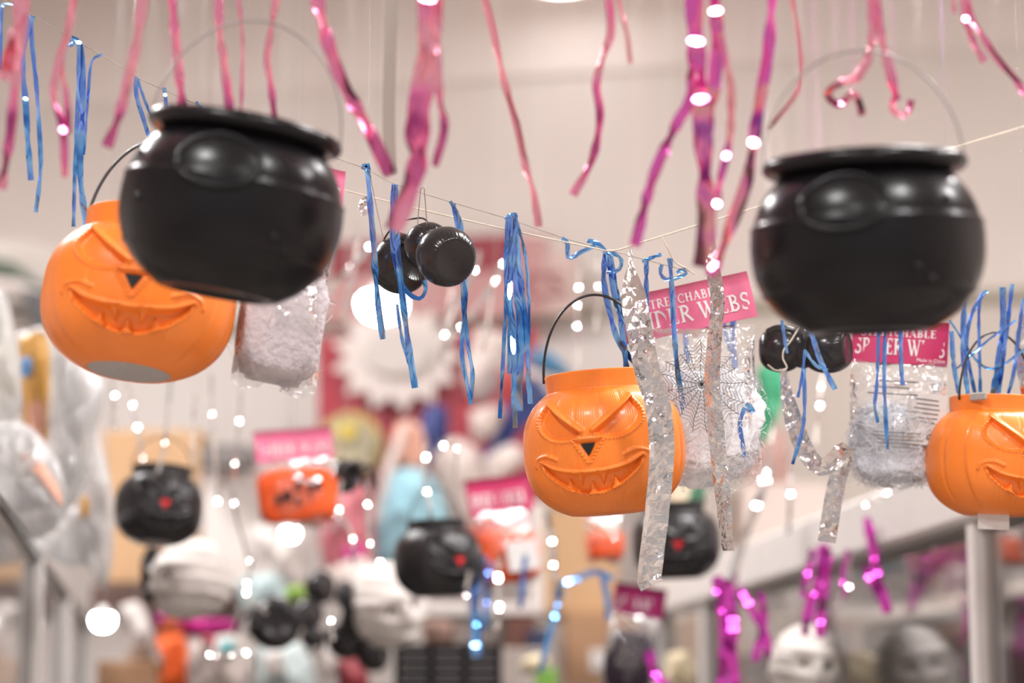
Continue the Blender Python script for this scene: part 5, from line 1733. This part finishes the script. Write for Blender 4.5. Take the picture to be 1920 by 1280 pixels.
m_milky = film_mat('milky_film', base=0.12, edge=0.6, haze=0.62, rough=0.2, bump=0.8)
film = m_milky
wrapped('cream plastic pack with upright folds at the left edge', [(-40, 560), (5, 545), (22, 600), (36, 680), (40, 760), (10, 800), (-40, 800)], 3.75, 0.10, [('content', [(-40, 580), (0, 575), (18, 640), (25, 740), (-40, 780)], m_cream, 3.78, 0.05)], 1)
wrapped('ochre printed pack with blue spot leaning on the left', [(30, 625), (95, 620), (102, 760), (100, 850), (70, 880), (40, 800)], 4.0, 0.08, [('content', [(36, 632), (88, 630), (92, 760), (84, 840), (60, 850), (44, 780)], m_ochre, 3.975, 0.05), ('print', [(38, 672), (56, 670), (58, 702), (40, 704)], m_bluep, 3.94, 0.02), ('print', [(52, 760), (80, 750), (86, 800), (70, 830), (56, 800)], m_skin, 3.94, 0.02)], 2)
wrapped('tall grey plastic pack below the left pumpkin bucket', [(98, 610), (150, 640), (196, 720), (180, 800), (160, 900), (120, 960), (96, 900), (100, 760)], 3.9, 0.10, [('content', [(105, 640), (140, 660), (170, 740), (150, 860), (120, 920), (104, 860)], mat('grey_content', (0.55, 0.48, 0.46), 0.7, var=0.05), 3.93, 0.04)], 3)
wrapped('clear plastic bag slumped over the left cabinet top', [(-40, 800), (40, 790), (100, 850), (125, 930), (100, 990), (50, 1010), (-40, 960)], 3.6, 0.14, [('content', [(-30, 860), (30, 850), (75, 880), (92, 940), (40, 960), (-30, 930)], mat('silver_grey_content', (0.50, 0.45, 0.43), 0.5, var=0.15, vscale=20), 3.62, 0.08), ('rim', [(20, 848), (70, 858), (108, 910), (118, 950), (104, 935), (70, 885)], m_skin, 3.55, 0.03)], 4)
wrapped('white and yellow plastic pack hanging down beside the left cabinet', [(150, 820), (175, 800), (200, 870), (215, 960), (205, 1080), (190, 1100), (165, 1060), (120, 1060), (60, 1010), (110, 960), (150, 940)], 4.1, 0.10, [('content', [(155, 830), (172, 830), (190, 900), (196, 1000), (170, 1040), (130, 1030), (150, 960)], m_cwhite, 4.13, 0.05), ('print', [(148, 822), (162, 815), (168, 850), (152, 856)], m_ochre, 4.03, 0.02), ('print', [(150, 935), (164, 930), (166, 965), (152, 968)], m_ochre, 4.03, 0.02)], 5)

# goods behind the glass
def cab_box(label, side, d, back, z, sx, sy, sz, material, yaw=0.0, cat='box', name='cabinet_box'):
    p = in_cab(side, d, back)
    return tag(link(name, box_me(name, sx, sy, sz, 0.008, 2, True), material, None, (p.x, p.y, z), (0, 0, AR + yaw)), label, cat, 'goods inside the glass cabinets')


Z3 = 1.609
cab_box('folded maroon garments behind the right cabinet glass', 1, 3.75, 0.22, Z3, 0.16, 0.22, 0.17, m_maroon, cat='clothes', name='folded_clothes')
cab_box('pale brown pouch beside the folded maroon garments', 1, 3.55, 0.12, Z3, 0.12, 0.12, 0.07, mat('pouch', (0.42, 0.28, 0.24), 0.7, var=0.1), name='pouch', cat='pouch')
cab_box('dark grey box behind the second glass pane', 1, 4.1, 0.24, Z3, 0.2, 0.16, 0.15, m_dkgrey)
cab_box('ochre box behind the second glass pane', 1, 4.55, 0.2, Z3, 0.14, 0.16, 0.06, mat('dull_ochre', (0.33, 0.24, 0.12), 0.6, var=0.1))
cab_box('grey box behind the third glass pane', 1, 4.85, 0.24, Z3, 0.2, 0.22, 0.2, m_greyplas)
cab_box('dark box at the far end of the right cabinet', 1, 5.4, 0.22, Z3, 0.2, 0.2, 0.22, m_brown)
cab_box('grey box at the near end of the right cabinet', 1, 3.0, 0.3, Z3, 0.2, 0.2, 0.24, m_greyplas)
cab_box('tan box at the top of the left cabinet glass', -1, 4.3, 0.2, Z3, 0.2, 0.3, 0.26, m_carton)
cab_box('teal box behind the left cabinet glass', -1, 4.45, 0.1, Z3 - 0.45, 0.12, 0.2, 0.3, m_teal)
cab_box('grey box at the near left cabinet pane', -1, 3.7, 0.25, Z3, 0.2, 0.3, 0.18, m_dkgrey)
cab_box('orange box behind the second left pane', -1, 5.4, 0.15, Z3 - 0.45, 0.16, 0.2, 0.34, m_carton2)
